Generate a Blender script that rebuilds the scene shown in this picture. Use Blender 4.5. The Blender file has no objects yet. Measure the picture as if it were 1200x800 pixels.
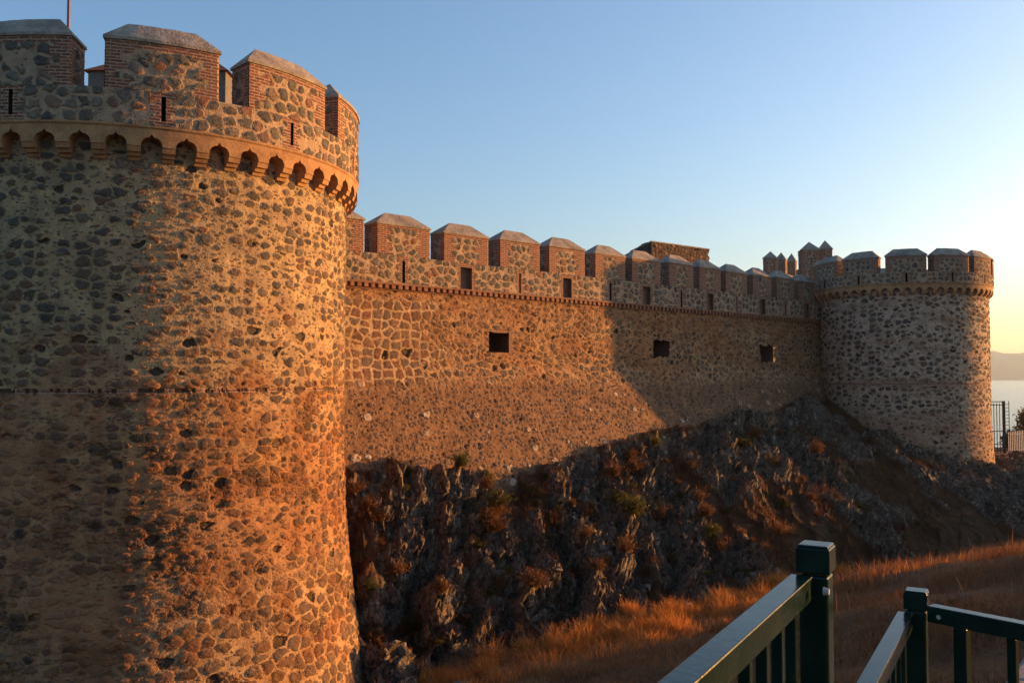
import bpy, math, random
import numpy as np
from mathutils import Vector, Matrix

R = math.radians
random.seed(7)
rng = np.random.default_rng(7)
sc = bpy.context.scene
col = sc.collection

# ------------------------------------------------------------------ camera, sky, sun, exposure
SUN_EL, SUN_HEAD = 4.8, 67.6          # heading measured clockwise from +Y
cam = bpy.data.cameras.new("camera")
cam_o = bpy.data.objects.new("camera", cam)
col.objects.link(cam_o)
cam_o.location = (0, 0, 0)
cam_o.rotation_euler = (R(90 + 2.236), 0, 0)
cam.sensor_width = 36.0
cam.lens = 36.0 * 1050.0 / 1200.0
cam.clip_start = 0.05
cam.clip_end = 60000
sc.camera = cam_o

world = bpy.data.worlds.new("World")
sc.world = world
world.use_nodes = True
wn = world.node_tree
bg = wn.nodes["Background"]
sky = wn.nodes.new("ShaderNodeTexSky")
sky.sky_type = 'NISHITA'
sky.sun_disc = False
sky.sun_elevation = R(SUN_EL)
sky.sun_rotation = R(SUN_HEAD)
sky.altitude = 0
sky.air_density = 1.0
sky.dust_density = 2.0
sky.ozone_density = 3.0
wn.links.new(sky.outputs[0], bg.inputs[0])
bg.inputs[1].default_value = 0.15

sun = bpy.data.lights.new("sun", 'SUN')
sun.energy = 4.8
sun.angle = R(0.5)
sun.color = (1.0, 0.455, 0.12)
sun_o = bpy.data.objects.new("sun", sun)
col.objects.link(sun_o)
sd = Vector((math.sin(R(SUN_HEAD)) * math.cos(R(SUN_EL)), math.cos(R(SUN_HEAD)) * math.cos(R(SUN_EL)), math.sin(R(SUN_EL))))
sun_o.rotation_euler = (-sd).to_track_quat('-Z', 'Y').to_euler()
sun_o.location = sd * 100

sc.view_settings.view_transform = 'Standard'
sc.view_settings.look = 'None'
sc.view_settings.gamma = 1.0
sc.view_settings.use_curve_mapping = False
sc.view_settings.exposure = 1.62
sc.render.engine = 'CYCLES'
sc.cycles.max_bounces = 6
sc.cycles.volume_bounces = 0

# ------------------------------------------------------------------ frame of the castle
C1 = np.array([-11.2, 27.25]); R1, O1 = 6.0, 0.37      # near tower
C2 = np.array([23.8, 55.0]);  R2, O2 = 4.88, 0.26     # far tower
D = np.array([0.736, 0.677]); D = D / np.linalg.norm(D)
N = np.array([D[1], -D[0]])
S2 = float((C2 - C1) @ D); N2 = float((C2 - C1) @ N)

def W(s, n):
    """wall coordinates (along, in front) -> plan"""
    s = np.asarray(s, float); n = np.asarray(n, float)
    return C1[0] + s * D[0] + n * N[0], C1[1] + s * D[1] + n * N[1]

# ------------------------------------------------------------------ numpy noise
def _hash(ix, iy, k):
    h = (ix.astype(np.int64) * 374761393 + iy.astype(np.int64) * 668265263 + k * 1442695041) & 0xFFFFFFFF
    h = ((h ^ (h >> 13)) * 1274126177) & 0xFFFFFFFF
    h = (h ^ (h >> 16)) & 0xFFFFFFFF
    return h / 4294967295.0

def vnoise(x, y, k=0):
    ix, iy = np.floor(x), np.floor(y)
    fx, fy = x - ix, y - iy
    fx = fx * fx * fx * (fx * (fx * 6 - 15) + 10); fy = fy * fy * fy * (fy * (fy * 6 - 15) + 10)
    a = _hash(ix, iy, k); b = _hash(ix + 1, iy, k); c = _hash(ix, iy + 1, k); d = _hash(ix + 1, iy + 1, k)
    return (a + (b - a) * fx) * (1 - fy) + (c + (d - c) * fx) * fy - 0.5

def fbm(x, y, k=0, o=4):
    t = 0; a = 1.0
    for i in range(o):
        t = t + a * vnoise(x * 2 ** i + 17.3 * i, y * 2 ** i - 9.1 * i, k + i); a *= 0.5
    return t

def facets(x, y, k=0, tilt=1.0, bias=0.0):
    """broken rock: every Voronoi cell is a tilted plane with its own height"""
    ix, iy = np.floor(x), np.floor(y)
    best = np.full(x.shape, 1e9); val = np.zeros(x.shape)
    for dx in (-1, 0, 1):
        for dy in (-1, 0, 1):
            jx, jy = ix + dx, iy + dy
            cx = jx + _hash(jx, jy, k); cy = jy + _hash(jx, jy, k + 1)
            d = (x - cx) ** 2 + (y - cy) ** 2
            h = (_hash(jx, jy, k + 2) - 0.5) + (tilt * (_hash(jx, jy, k + 3) - 0.5) - bias) * (x - cx) + tilt * ((_hash(jx, jy, k + 4) - 0.3) * (y - cy))
            m = d < best
            best = np.where(m, d, best); val = np.where(m, h, val)
    return val

def sstep(a, b, x):
    t = np.clip((x - a) / (b - a), 0, 1)
    return t * t * (3 - 2 * t)

# ------------------------------------------------------------------ object helpers
def tag(o, label=None, cat=None, group=None, kind=None):
    if label: o["label"] = label
    if cat: o["category"] = cat
    if group: o["group"] = group
    if kind: o["kind"] = kind
    return o

def empty(name, loc, label, cat, group=None, rz=0.0):
    o = bpy.data.objects.new(name, None)
    o.empty_display_size = 0.3
    o.location = loc
    o.rotation_euler = (0, 0, rz)
    col.objects.link(o)
    return tag(o, label, cat, group)

class MB:
    """collects geometry (world or local coordinates) for one mesh"""
    def __init__(self):
        self.v = []; self.f = []; self.uv = []; self.br = []; self.n = 0
    def add(self, verts, faces, uv=None, brick=None):
        verts = np.asarray(verts, float).reshape(-1, 3)
        self.v.append(verts)
        self.uv.append(np.zeros((len(verts), 2)) if uv is None else np.asarray(uv, float).reshape(-1, 2))
        self.br.append(np.zeros(len(verts)) if brick is None else np.asarray(brick, float).reshape(-1))
        faces = np.asarray(faces, np.int64)
        self.f.append((faces + self.n))
        self.n += len(verts)
    def grid(self, X, Y, Z, U=None, V=None, brick=None, drop=None, flip=False):
        """arrays (nu, nv); drop: bool per cell"""
        nu, nv = X.shape
        idx = np.arange(nu * nv).reshape(nu, nv)
        q = np.stack([idx[:-1, :-1], idx[1:, :-1], idx[1:, 1:], idx[:-1, 1:]], -1)
        if flip: q = q[..., ::-1]
        if drop is not None: q = q[~drop]
        q = q.reshape(-1, 4)
        if U is None: U = np.zeros_like(X); V = np.zeros_like(X)
        self.add(np.stack([X, Y, Z], -1).reshape(-1, 3), q, np.stack([U, V], -1).reshape(-1, 2), None if brick is None else np.asarray(brick, float).reshape(-1))
    def hexa(self, p):
        """8 corners: bottom 4 (counter-clockwise from above), top 4"""
        self.add(p, [(3, 2, 1, 0), (4, 5, 6, 7), (0, 1, 5, 4), (1, 2, 6, 5), (2, 3, 7, 6), (3, 0, 4, 7)], [(a[0], a[2]) for a in p])
    def box(self, c, s, rz=0.0):
        cx, cy, cz = c; a, b, h = s[0] / 2, s[1] / 2, s[2] / 2
        ca, sa = math.cos(rz), math.sin(rz)
        p = []
        for z in (-h, h):
            for x, y in ((-a, -b), (a, -b), (a, b), (-a, b)):
                p.append((cx + x * ca - y * sa, cy + x * sa + y * ca, cz + z))
        self.hexa(p)
    def tube(self, p0, p1, r0, r1=None, k=10):
        r1 = r0 if r1 is None else r1
        p0 = Vector(p0); p1 = Vector(p1); d = (p1 - p0).normalized()
        a = d.orthogonal().normalized(); b = d.cross(a)
        v = []
        for p, r in ((p0, r0), (p1, r1)):
            for i in range(k):
                t = 2 * math.pi * i / k
                v.append(tuple(p + a * (r * math.cos(t)) + b * (r * math.sin(t))))
        v.append(tuple(p0)); v.append(tuple(p1))
        quads = [(i, (i + 1) % k, k + (i + 1) % k, k + i) for i in range(k)]
        self.add(v, quads)
        self.f.append(np.array([((i + 1) % k, i, 2 * k) for i in range(k)]) + self.n - len(v))
        self.f.append(np.array([(k + i, k + (i + 1) % k, 2 * k + 1) for i in range(k)]) + self.n - len(v))
    def build(self, name, mat, parent=None, smooth=False, bevel=0.0, origin=None):
        v = np.concatenate(self.v); uv = np.concatenate(self.uv); br = np.concatenate(self.br)
        if origin is not None: v = v - np.asarray(origin, float)
        me = bpy.data.meshes.new(name)
        loops = np.concatenate([f.reshape(-1) for f in self.f])
        tot = np.concatenate([np.full(len(f), f.shape[1]) for f in self.f])
        start = np.concatenate([[0], np.cumsum(tot)[:-1]])
        me.vertices.add(len(v)); me.vertices.foreach_set("co", v.astype(np.float32).reshape(-1))
        me.loops.add(len(loops)); me.loops.foreach_set("vertex_index", loops.astype(np.int32))
        me.polygons.add(len(tot))
        me.polygons.foreach_set("loop_start", start.astype(np.int32))
        me.polygons.foreach_set("use_smooth", np.full(len(tot), smooth))
        me.update(calc_edges=True)
        l = me.uv_layers.new(name="UVMap")
        l.data.foreach_set("uv", uv[loops].astype(np.float32).reshape(-1))
        if br.any():
            a = me.attributes.new("brick", 'FLOAT', 'POINT'); a.data.foreach_set("value", br.astype(np.float32))
        me.materials.append(mat)
        me.validate()
        o = bpy.data.objects.new(name, me)
        col.objects.link(o)
        if origin is not None: o.location = tuple(origin)
        if parent is not None:
            o.parent = parent
            if origin is None or True:
                # geometry is given in world coordinates unless the parent sits at the origin of its own frame
                pass
        if bevel:
            m = o.modifiers.new("bevel", 'BEVEL'); m.width = bevel; m.segments = 2; m.limit_method = 'ANGLE'
        return o

def dup(o, parent=None):
    c = o.copy(); col.objects.link(c)
    if parent is not None: c.parent = parent
    for ch in list(o.children): dup(ch, c)
    return c

# ------------------------------------------------------------------ node helpers
class NB:
    def __init__(self, name):
        self.m = bpy.data.materials.new(name); self.m.use_nodes = True
        self.t = self.m.node_tree
        self.t.nodes.clear()
        self.out = self.t.nodes.new("ShaderNodeOutputMaterial")
    def node(self, typ, **kw):
        n = self.t.nodes.new(typ)
        for k, v in kw.items(): setattr(n, k, v)
        return n
    def put(self, sock, v):
        if hasattr(v, "is_linked"): self.t.links.new(v, sock)
        elif isinstance(v, (tuple, list)):
            sock.default_value = tuple(v) + (1.0,) if (len(v) == 3 and sock.type == 'RGBA') else tuple(v)
        else: sock.default_value = v
    def math(self, op, a, b=0.0, c=0.0, clamp=False):
        n = self.node("ShaderNodeMath", operation=op, use_clamp=clamp)
        self.put(n.inputs[0], a); self.put(n.inputs[1], b); self.put(n.inputs[2], c)
        return n.outputs[0]
    def add(self, a, b): return self.math('ADD', a, b)
    def sub(self, a, b): return self.math('SUBTRACT', a, b)
    def mul(self, a, b): return self.math('MULTIPLY', a, b)
    def vmath(self, op, a, b=(0, 0, 0)):
        n = self.node("ShaderNodeVectorMath", operation=op)
        self.put(n.inputs[0], a); self.put(n.inputs[1], b)
        return n.outputs[0]
    def step(self, a, b, x, smooth=True):
        n = self.node("ShaderNodeMapRange", interpolation_type='SMOOTHSTEP' if smooth else 'LINEAR', clamp=True)
        self.put(n.inputs[0], x); self.put(n.inputs[1], a); self.put(n.inputs[2], b)
        return n.outputs[0]
    def remap(self, x, a, b, c, d):
        n = self.node("ShaderNodeMapRange", interpolation_type='LINEAR', clamp=True)
        for i, v in enumerate((x, a, b, c, d)): self.put(n.inputs[i], v)
        return n.outputs[0]
    def mix(self, f, a, b):
        n = self.node("ShaderNodeMix", data_type='RGBA')
        self.put(n.inputs[0], f); self.put(n.inputs[6], a); self.put(n.inputs[7], b)
        return n.outputs[2]
    def mixf(self, f, a, b):
        n = self.node("ShaderNodeMix", data_type='FLOAT')
        self.put(n.inputs[0], f); self.put(n.inputs[2], a); self.put(n.inputs[3], b)
        return n.outputs[0]
    def mulc(self, a, f):
        """colour times factor"""
        n = self.node("ShaderNodeMix", data_type='RGBA', blend_type='MULTIPLY')
        n.inputs[0].default_value = 1.0
        self.put(n.inputs[6], a)
        c = self.node("ShaderNodeCombineColor")
        for i in range(3): self.put(c.inputs[i], f)
        self.t.links.new(c.outputs[0], n.inputs[7])
        return n.outputs[2]
    def noise(self, vec, scale, detail=3.0, rough=0.55, col=False):
        n = self.node("ShaderNodeTexNoise", noise_dimensions='3D')
        if vec is not None: self.put(n.inputs['Vector'], vec)
        n.inputs['Scale'].default_value = scale; n.inputs['Detail'].default_value = detail; n.inputs['Roughness'].default_value = rough
        return n.outputs['Color' if col else 'Fac']
    def vor(self, vec, feat, rand=0.9, dim='2D', scale=1.0):
        n = self.node("ShaderNodeTexVoronoi", feature=feat, voronoi_dimensions=dim)
        self.put(n.inputs['Vector'], vec); n.inputs['Scale'].default_value = scale; n.inputs['Randomness'].default_value = rand
        return n.outputs
    def ramp(self, x, stops):
        n = self.node("ShaderNodeValToRGB")
        e = n.color_ramp.elements
        while len(e) < len(stops): e.new(0.5)
        for el, (p, c) in zip(e, stops):
            el.position = p; el.color = tuple(c) + (1.0,)
        self.put(n.inputs[0], x)
        return n.outputs[0]
    def sep(self, v):
        n = self.node("ShaderNodeSeparateXYZ"); self.put(n.inputs[0], v); return n.outputs
    def uv(self):
        return self.node("ShaderNodeUVMap").outputs[0]
    def attr(self, name):
        return self.node("ShaderNodeAttribute", attribute_name=name).outputs['Fac']
    def finish(self, color, rough=0.9, spec=0.2, height=None, bump=None, metal=0.0, bdist=0.02, both=True, trans=None):
        b = self.node("ShaderNodeBsdfPrincipled")
        self.put(b.inputs['Base Color'], color); self.put(b.inputs['Roughness'], rough)
        b.inputs['Specular IOR Level'].default_value = spec
        self.put(b.inputs['Metallic'], metal)
        if bump is not None:
            n = self.node("ShaderNodeBump"); n.inputs['Distance'].default_value = bdist
            self.put(n.inputs['Height'], bump); self.t.links.new(n.outputs[0], b.inputs['Normal'])
        sh = b.outputs[0]
        if trans is not None:
            t = self.node("ShaderNodeBsdfTranslucent"); self.put(t.inputs[0], trans)
            a = self.node("ShaderNodeMixShader"); a.inputs[0].default_value = 0.4
            self.t.links.new(sh, a.inputs[1]); self.t.links.new(t.outputs[0], a.inputs[2]); sh = a.outputs[0]
        self.t.links.new(sh, self.out.inputs[0])
        if height is not None:
            d = self.node("ShaderNodeDisplacement"); d.inputs['Midlevel'].default_value = 0.0; d.inputs['Scale'].default_value = 1.0
            self.put(d.inputs['Height'], height); self.t.links.new(d.outputs[0], self.out.inputs['Displacement'])
            self.m.displacement_method = 'BOTH' if both else 'BUMP'
        return self.m

def rubble(b, P, sx, sy, rmin, rmax, gap, drop, stones, mortar, dome=0.035, fill=0.6, hole=0.06, rand=0.9, soft=0.07, off=0.0, warp=0.16, course=1.0):
    """field stones bedded in mortar; returns colour and height (metres)"""
    n1 = b.vmath('SUBTRACT', b.noise(P, 2.6, 2, col=True), (0.5, 0.5, 0.5))
    n2 = b.vmath('SUBTRACT', b.noise(P, 11.0, 3, col=True), (0.5, 0.5, 0.5))
    q = b.vmath('ADD', P, b.vmath('MULTIPLY', n1, (warp, warp, 0)))
    q = b.vmath('ADD', q, b.vmath('MULTIPLY', n2, (0.07, 0.07, 0)))
    q = b.vmath('ADD', q, (off, off * 1.7, 0))
    g = b.vmath('MULTIPLY', q, (sx, sy, 0))
    f1 = b.vor(g, 'F1', rand); ed = b.vor(g, 'DISTANCE_TO_EDGE', rand)[0]
    rc = b.sep(f1['Color'])
    fine = b.noise(P, 26.0, 4, 0.65)
    big = b.noise(P, 0.55, 3)
    jag = b.mul(b.sub(fine, 0.5), 0.25)
    rad = b.remap(b.math('POWER', rc[0], 0.8), 0, 1, rmin, rmax)
    rad = b.mul(rad, b.remap(b.noise(P, 0.9, 3, 0.6), 0.35, 0.65, 0.78, 1.15))
    d = b.add(f1['Distance'], jag)
    m1 = b.step(b.add(rad, soft), b.sub(rad, soft), d)
    m2 = b.step(gap, gap + soft, b.add(ed, b.mul(jag, 0.4)))
    crs = b.noise(b.vmath('MULTIPLY', P, (0.16, 1.5, 0)), 1.0, 3, 0.6)
    keep = b.step(drop, drop + 0.01, b.add(rc[1], b.add(b.mul(b.sub(big, 0.5), 0.9), b.mul(b.sub(crs, 0.46), course))))
    mask = b.mul(b.mul(m1, m2), keep)
    smear = b.step(0.53, 0.68, b.noise(P, 5.5, 6, 0.72))
    mask = b.mul(mask, b.sub(1.0, b.mul(smear, 0.8)))
    prof = b.mul(mask, b.add(0.55, b.mul(b.step(0.0, 0.30, ed), 0.45)))
    # small packing stones
    g2 = b.vmath('MULTIPLY', q, (sx * 2.4, sy * 2.7, 0))
    f2 = b.vor(g2, 'F1', 0.95); rc2 = b.sep(f2['Color'])
    ms = b.step(b.remap(rc2[0], 0, 1, 0.12, 0.42), b.remap(rc2[0], 0, 1, 0.02, 0.32), b.add(f2['Distance'], b.mul(jag, 1.2)))
    ms = b.mul(b.mul(ms, b.step(1.0 - fill, 1.0 - fill + 0.02, rc2[1])), b.step(0.25, 0.0, mask))
    # some stones have fallen out
    hole_m = b.mul(mask, b.step(1.0 - hole, 1.0 - hole + 0.004, rc[2]))
    sc_ = b.ramp(rc[2], stones)
    mot = b.noise(P, 9.0, 5, 0.7)
    sc_ = b.mulc(sc_, b.remap(mot, 0.25, 0.75, 0.55, 1.5))
    s2 = b.mulc(b.ramp(rc2[2], stones), b.remap(mot, 0.25, 0.75, 0.7, 1.6))
    mc = b.mix(b.step(0.35, 0.65, b.noise(P, 1.3, 4)), mortar[0], mortar[1])
    mc = b.mulc(mc, b.mul(b.remap(fine, 0.25, 0.75, 0.62, 1.28), b.remap(b.noise(P, 3.3, 5, 0.7), 0.3, 0.7, 0.72, 1.2)))
    pit = b.step(0.64, 0.72, b.noise(P, 17.0, 3, 0.6))
    c = b.mix(b.mul(ms, 0.85), mc, s2)
    c = b.mix(mask, c, sc_)
    c = b.mix(b.mul(hole_m, 0.85), c, (0.05, 0.038, 0.028))
    h = b.add(b.mul(prof, dome), b.mul(ms, dome * 0.5))
    h = b.add(h, b.mul(b.sub(fine, 0.5), 0.02))
    h = b.add(h, b.mul(b.sub(b.noise(P, 5.0, 4), 0.5), 0.042))
    h = b.sub(h, b.mul(pit, 0.018))
    h = b.sub(h, b.mul(hole_m, dome + 0.07))
    return c, h, mask

def bricks(b, P):
    n2 = b.vmath('SUBTRACT', b.noise(P, 6.0, 3, col=True), (0.5, 0.5, 0.5))
    q = b.vmath('ADD', P, b.vmath('MULTIPLY', n2, (0.03, 0.022, 0)))
    t = b.node("ShaderNodeTexBrick")
    b.put(t.inputs['Vector'], q)
    t.inputs['Color1'].default_value = (0.25, 0.10, 0.06, 1); t.inputs['Color2'].default_value = (0.14, 0.058, 0.042, 1)
    t.inputs['Mortar'].default_value = (0.36, 0.25, 0.165, 1)
    t.inputs['Scale'].default_value = 1.0; t.inputs['Mortar Size'].default_value = 0.017
    t.inputs['Mortar Smooth'].default_value = 0.3; t.inputs['Brick Width'].default_value = 0.29; t.inputs['Row Height'].default_value = 0.078
    c = b.mulc(t.outputs['Color'], b.remap(b.noise(P, 14.0, 4), 0.25, 0.75, 0.6, 1.35))
    h = b.mul(b.sub(1.0, t.outputs['Fac']), 0.012)
    h = b.add(h, b.mul(b.sub(b.noise(P, 24.0, 3), 0.5), 0.012))
    return c, h

DARK = [(0.0, (0.055, 0.047, 0.041)), (0.3, (0.11, 0.09, 0.072)), (0.55, (0.075, 0.068, 0.058)), (0.72, (0.15, 0.115, 0.085)), (0.88, (0.13, 0.065, 0.045)), (1.0, (0.18, 0.16, 0.13))]
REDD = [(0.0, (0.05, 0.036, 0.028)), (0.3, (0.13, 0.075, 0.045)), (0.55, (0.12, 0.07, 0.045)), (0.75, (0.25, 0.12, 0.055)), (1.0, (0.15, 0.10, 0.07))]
PARA = [(0.0, (0.07, 0.065, 0.058)), (0.3, (0.15, 0.125, 0.09)), (0.5, (0.10, 0.092, 0.078)), (0.7, (0.19, 0.16, 0.12)), (0.9, (0.21, 0.10, 0.06)), (1.0, (0.10, 0.10, 0.09))]
NEARS = [(0.0, (0.05, 0.043, 0.038)), (0.22, (0.11, 0.088, 0.07)), (0.4, (0.07, 0.062, 0.053)), (0.6, (0.16, 0.12, 0.085)), (0.75, (0.10, 0.075, 0.055)), (0.88, (0.15, 0.08, 0.05)), (1.0, (0.24, 0.19, 0.14))]
CURT = [(0.0, (0.06, 0.05, 0.043)), (0.3, (0.15, 0.10, 0.065)), (0.55, (0.09, 0.078, 0.065)), (0.75, (0.20, 0.13, 0.08)), (1.0, (0.17, 0.085, 0.05))]
TAN = ((0.40, 0.30, 0.20), (0.29, 0.22, 0.155))
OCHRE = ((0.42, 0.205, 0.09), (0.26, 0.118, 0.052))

def mat_near_shaft():
    b = NB("near_tower_rubble"); P = b.uv(); x, v = b.sep(P)[0], b.sep(P)[1]
    ca, ha, _ = rubble(b, P, 2.45, 3.9, 0.14, 0.54, 0.05, 0.24, NEARS, ((0.46, 0.315, 0.165), (0.31, 0.215, 0.125)), dome=0.045, fill=0.85, warp=0.19, soft=0.08, course=2.2, rand=0.78)
    cb, hb, _ = rubble(b, P, 2.45, 3.9, 0.12, 0.58, 0.03, 0.18, REDD, OCHRE, dome=0.055, fill=0.85, hole=0.08, off=0.0, warp=0.19, soft=0.08, course=1.6, rand=0.78)  # lower zone: reddish stone, its mortar colour also carrying warm bounce from the grass
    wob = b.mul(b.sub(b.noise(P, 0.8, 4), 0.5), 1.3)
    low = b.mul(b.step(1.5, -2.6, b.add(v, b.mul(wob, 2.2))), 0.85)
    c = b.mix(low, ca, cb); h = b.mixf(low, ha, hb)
    cf, hf_, _ = rubble(b, P, 2.2, 2.9, 0.34, 0.66, 0.06, 0.04, [(0.0, (0.08, 0.05, 0.035)), (0.35, (0.17, 0.095, 0.05)), (0.65, (0.11, 0.08, 0.06)), (1.0, (0.20, 0.125, 0.075))], ((0.46, 0.29, 0.15), (0.36, 0.215, 0.105)), dome=0.05, fill=0.8, off=55.0, warp=0.22)
    ftz = b.mul(b.step(-4.6, -6.2, b.add(v, wob)), b.step(-1.5, 1.5, x))
    c = b.mix(ftz, c, cf); h = b.mixf(ftz, h, hf_)
    # iron red staining that runs through the middle of the shaft
    st = b.mul(b.step(0.44, 0.66, b.noise(b.vmath('MULTIPLY', P, (0.6, 0.9, 0)), 1.0, 5, 0.65)), b.step(4.5, -1.0, v))
    c = b.mix(b.mul(st, 0.62), c, (0.24, 0.088, 0.03))
    st2 = b.step(0.55, 0.70, b.noise(b.vmath('ADD', b.vmath('MULTIPLY', P, (1.1, 1.6, 0)), (5.0, 2.0, 0)), 1.0, 6, 0.75))
    c = b.mix(b.mul(b.mul(st2, 0.5), b.step(3.0, -2.5, v)), c, (0.17, 0.06, 0.025))
    # dark rain streaks below the corbels
    rain = b.mul(b.step(0.54, 0.70, b.noise(b.vmath('MULTIPLY', P, (2.4, 0.13, 0)), 1.0, 5, 0.7)), b.step(-3.0, 4.0, v))
    c = b.mix(b.mul(rain, 0.42), c, (0.085, 0.07, 0.056))
    # lime streaks
    lime = b.mul(b.step(0.60, 0.74, b.noise(b.vmath('MULTIPLY', P, (3.2, 0.22, 0)), 1.0, 4, 0.7)), b.mul(b.step(-0.3, 1.5, v), b.step(4.6, 2.6, v)))
    c = b.mix(b.mul(lime, 0.35), c, (0.5, 0.46, 0.40))
    # patches of old ochre render still covering the stones
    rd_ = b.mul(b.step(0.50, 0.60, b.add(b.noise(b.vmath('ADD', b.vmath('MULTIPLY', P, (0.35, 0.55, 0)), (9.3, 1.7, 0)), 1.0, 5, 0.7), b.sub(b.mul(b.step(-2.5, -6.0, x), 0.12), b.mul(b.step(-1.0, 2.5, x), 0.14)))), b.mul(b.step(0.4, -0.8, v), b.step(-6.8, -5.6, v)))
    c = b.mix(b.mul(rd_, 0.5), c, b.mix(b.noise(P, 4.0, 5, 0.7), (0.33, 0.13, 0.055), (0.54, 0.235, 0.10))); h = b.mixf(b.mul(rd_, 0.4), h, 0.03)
    # weathered hollows and dark blotches in the middle of the shaft, stronger to the left
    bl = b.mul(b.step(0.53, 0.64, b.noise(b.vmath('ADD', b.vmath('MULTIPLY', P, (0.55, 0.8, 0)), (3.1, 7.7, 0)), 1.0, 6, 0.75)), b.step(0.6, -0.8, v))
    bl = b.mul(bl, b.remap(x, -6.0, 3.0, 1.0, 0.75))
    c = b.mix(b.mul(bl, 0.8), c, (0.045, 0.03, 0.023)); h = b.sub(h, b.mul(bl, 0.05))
    # darker, slightly sunken area on the left of the foot
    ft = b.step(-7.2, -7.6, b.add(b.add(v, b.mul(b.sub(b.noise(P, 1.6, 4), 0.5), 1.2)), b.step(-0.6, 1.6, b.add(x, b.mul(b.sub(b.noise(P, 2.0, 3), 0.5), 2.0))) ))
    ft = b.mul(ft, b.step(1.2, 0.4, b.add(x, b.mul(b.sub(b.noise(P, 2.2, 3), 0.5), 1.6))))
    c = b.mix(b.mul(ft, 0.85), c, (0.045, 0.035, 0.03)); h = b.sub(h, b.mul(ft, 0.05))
    # string course: a broken groove where the bricks have fallen out, a few left
    bc, bh = bricks(b, P)
    at = b.attr("brick"); dash = b.noise(b.vmath('MULTIPLY', P, (1.0, 0.2, 0)), 1.6, 4, 0.7)
    br = b.mul(at, b.step(0.40, 0.47, dash)); gone = b.mul(at, b.step(0.50, 0.54, b.noise(b.vmath('MULTIPLY', P, (1.0, 0.3, 0)), 3.6, 3, 0.7)))
    c = b.mix(br, c, bc); h = b.mixf(br, h, bh)
    c = b.mix(b.mul(gone, 0.8), c, (0.05, 0.036, 0.027)); h = b.sub(h, b.mul(gone, 0.05))  # shade inside the empty groove put into the colour, besides the recess
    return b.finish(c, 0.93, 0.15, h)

def mat_far_shaft():
    b = NB("far_tower_rubble"); P = b.uv(); v = b.sep(P)[1]
    ca, ha, _ = rubble(b, P, 2.3, 3.3, 0.16, 0.50, 0.05, 0.05, DARK, ((0.52, 0.38, 0.26), (0.41, 0.29, 0.19)), dome=0.05, fill=0.6)
    cb, hb, _ = rubble(b, P, 2.6, 3.8, 0.08, 0.42, 0.05, 0.2, REDD, ((0.43, 0.29, 0.19), (0.33, 0.20, 0.125)), dome=0.04, fill=0.6, off=12.0)
    band = b.step(0.50, 0.62, b.noise(b.vmath('MULTIPLY', P, (0.12, 0.9, 0)), 1.0, 4, 0.6))
    low = b.math('MAXIMUM', b.mul(band, 0.8), b.step(-1.5, -3.0, v))
    c = b.mix(low, ca, cb); h = b.mixf(low, ha, hb)
    bc, bh = bricks(b, P)
    br = b.mul(b.attr("brick"), b.step(0.38, 0.45, b.noise(P, 0.9, 3)))
    c = b.mix(br, c, bc); h = b.mixf(br, h, bh)
    return b.finish(c, 0.93, 0.15, h)

def mat_parapet(name, s=1.0, off=0.0):
    b = NB(name); P = b.uv()
    c, h, _ = rubble(b, P, 2.6 * s, 3.0 * s, 0.38, 0.58, 0.09, 0.0, PARA, ((0.43, 0.30, 0.19), (0.36, 0.25, 0.16)), dome=0.045, fill=0.55, hole=0.0, rand=0.72, soft=0.06, off=off, warp=0.10, course=0.0)
    bc, bh = bricks(b, P)
    br = b.step(0.4, 0.6, b.attr("brick"))
    c = b.mix(br, c, bc); h = b.mixf(br, h, b.add(bh, 0.01))
    return b.finish(c, 0.92, 0.15, h)

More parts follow.
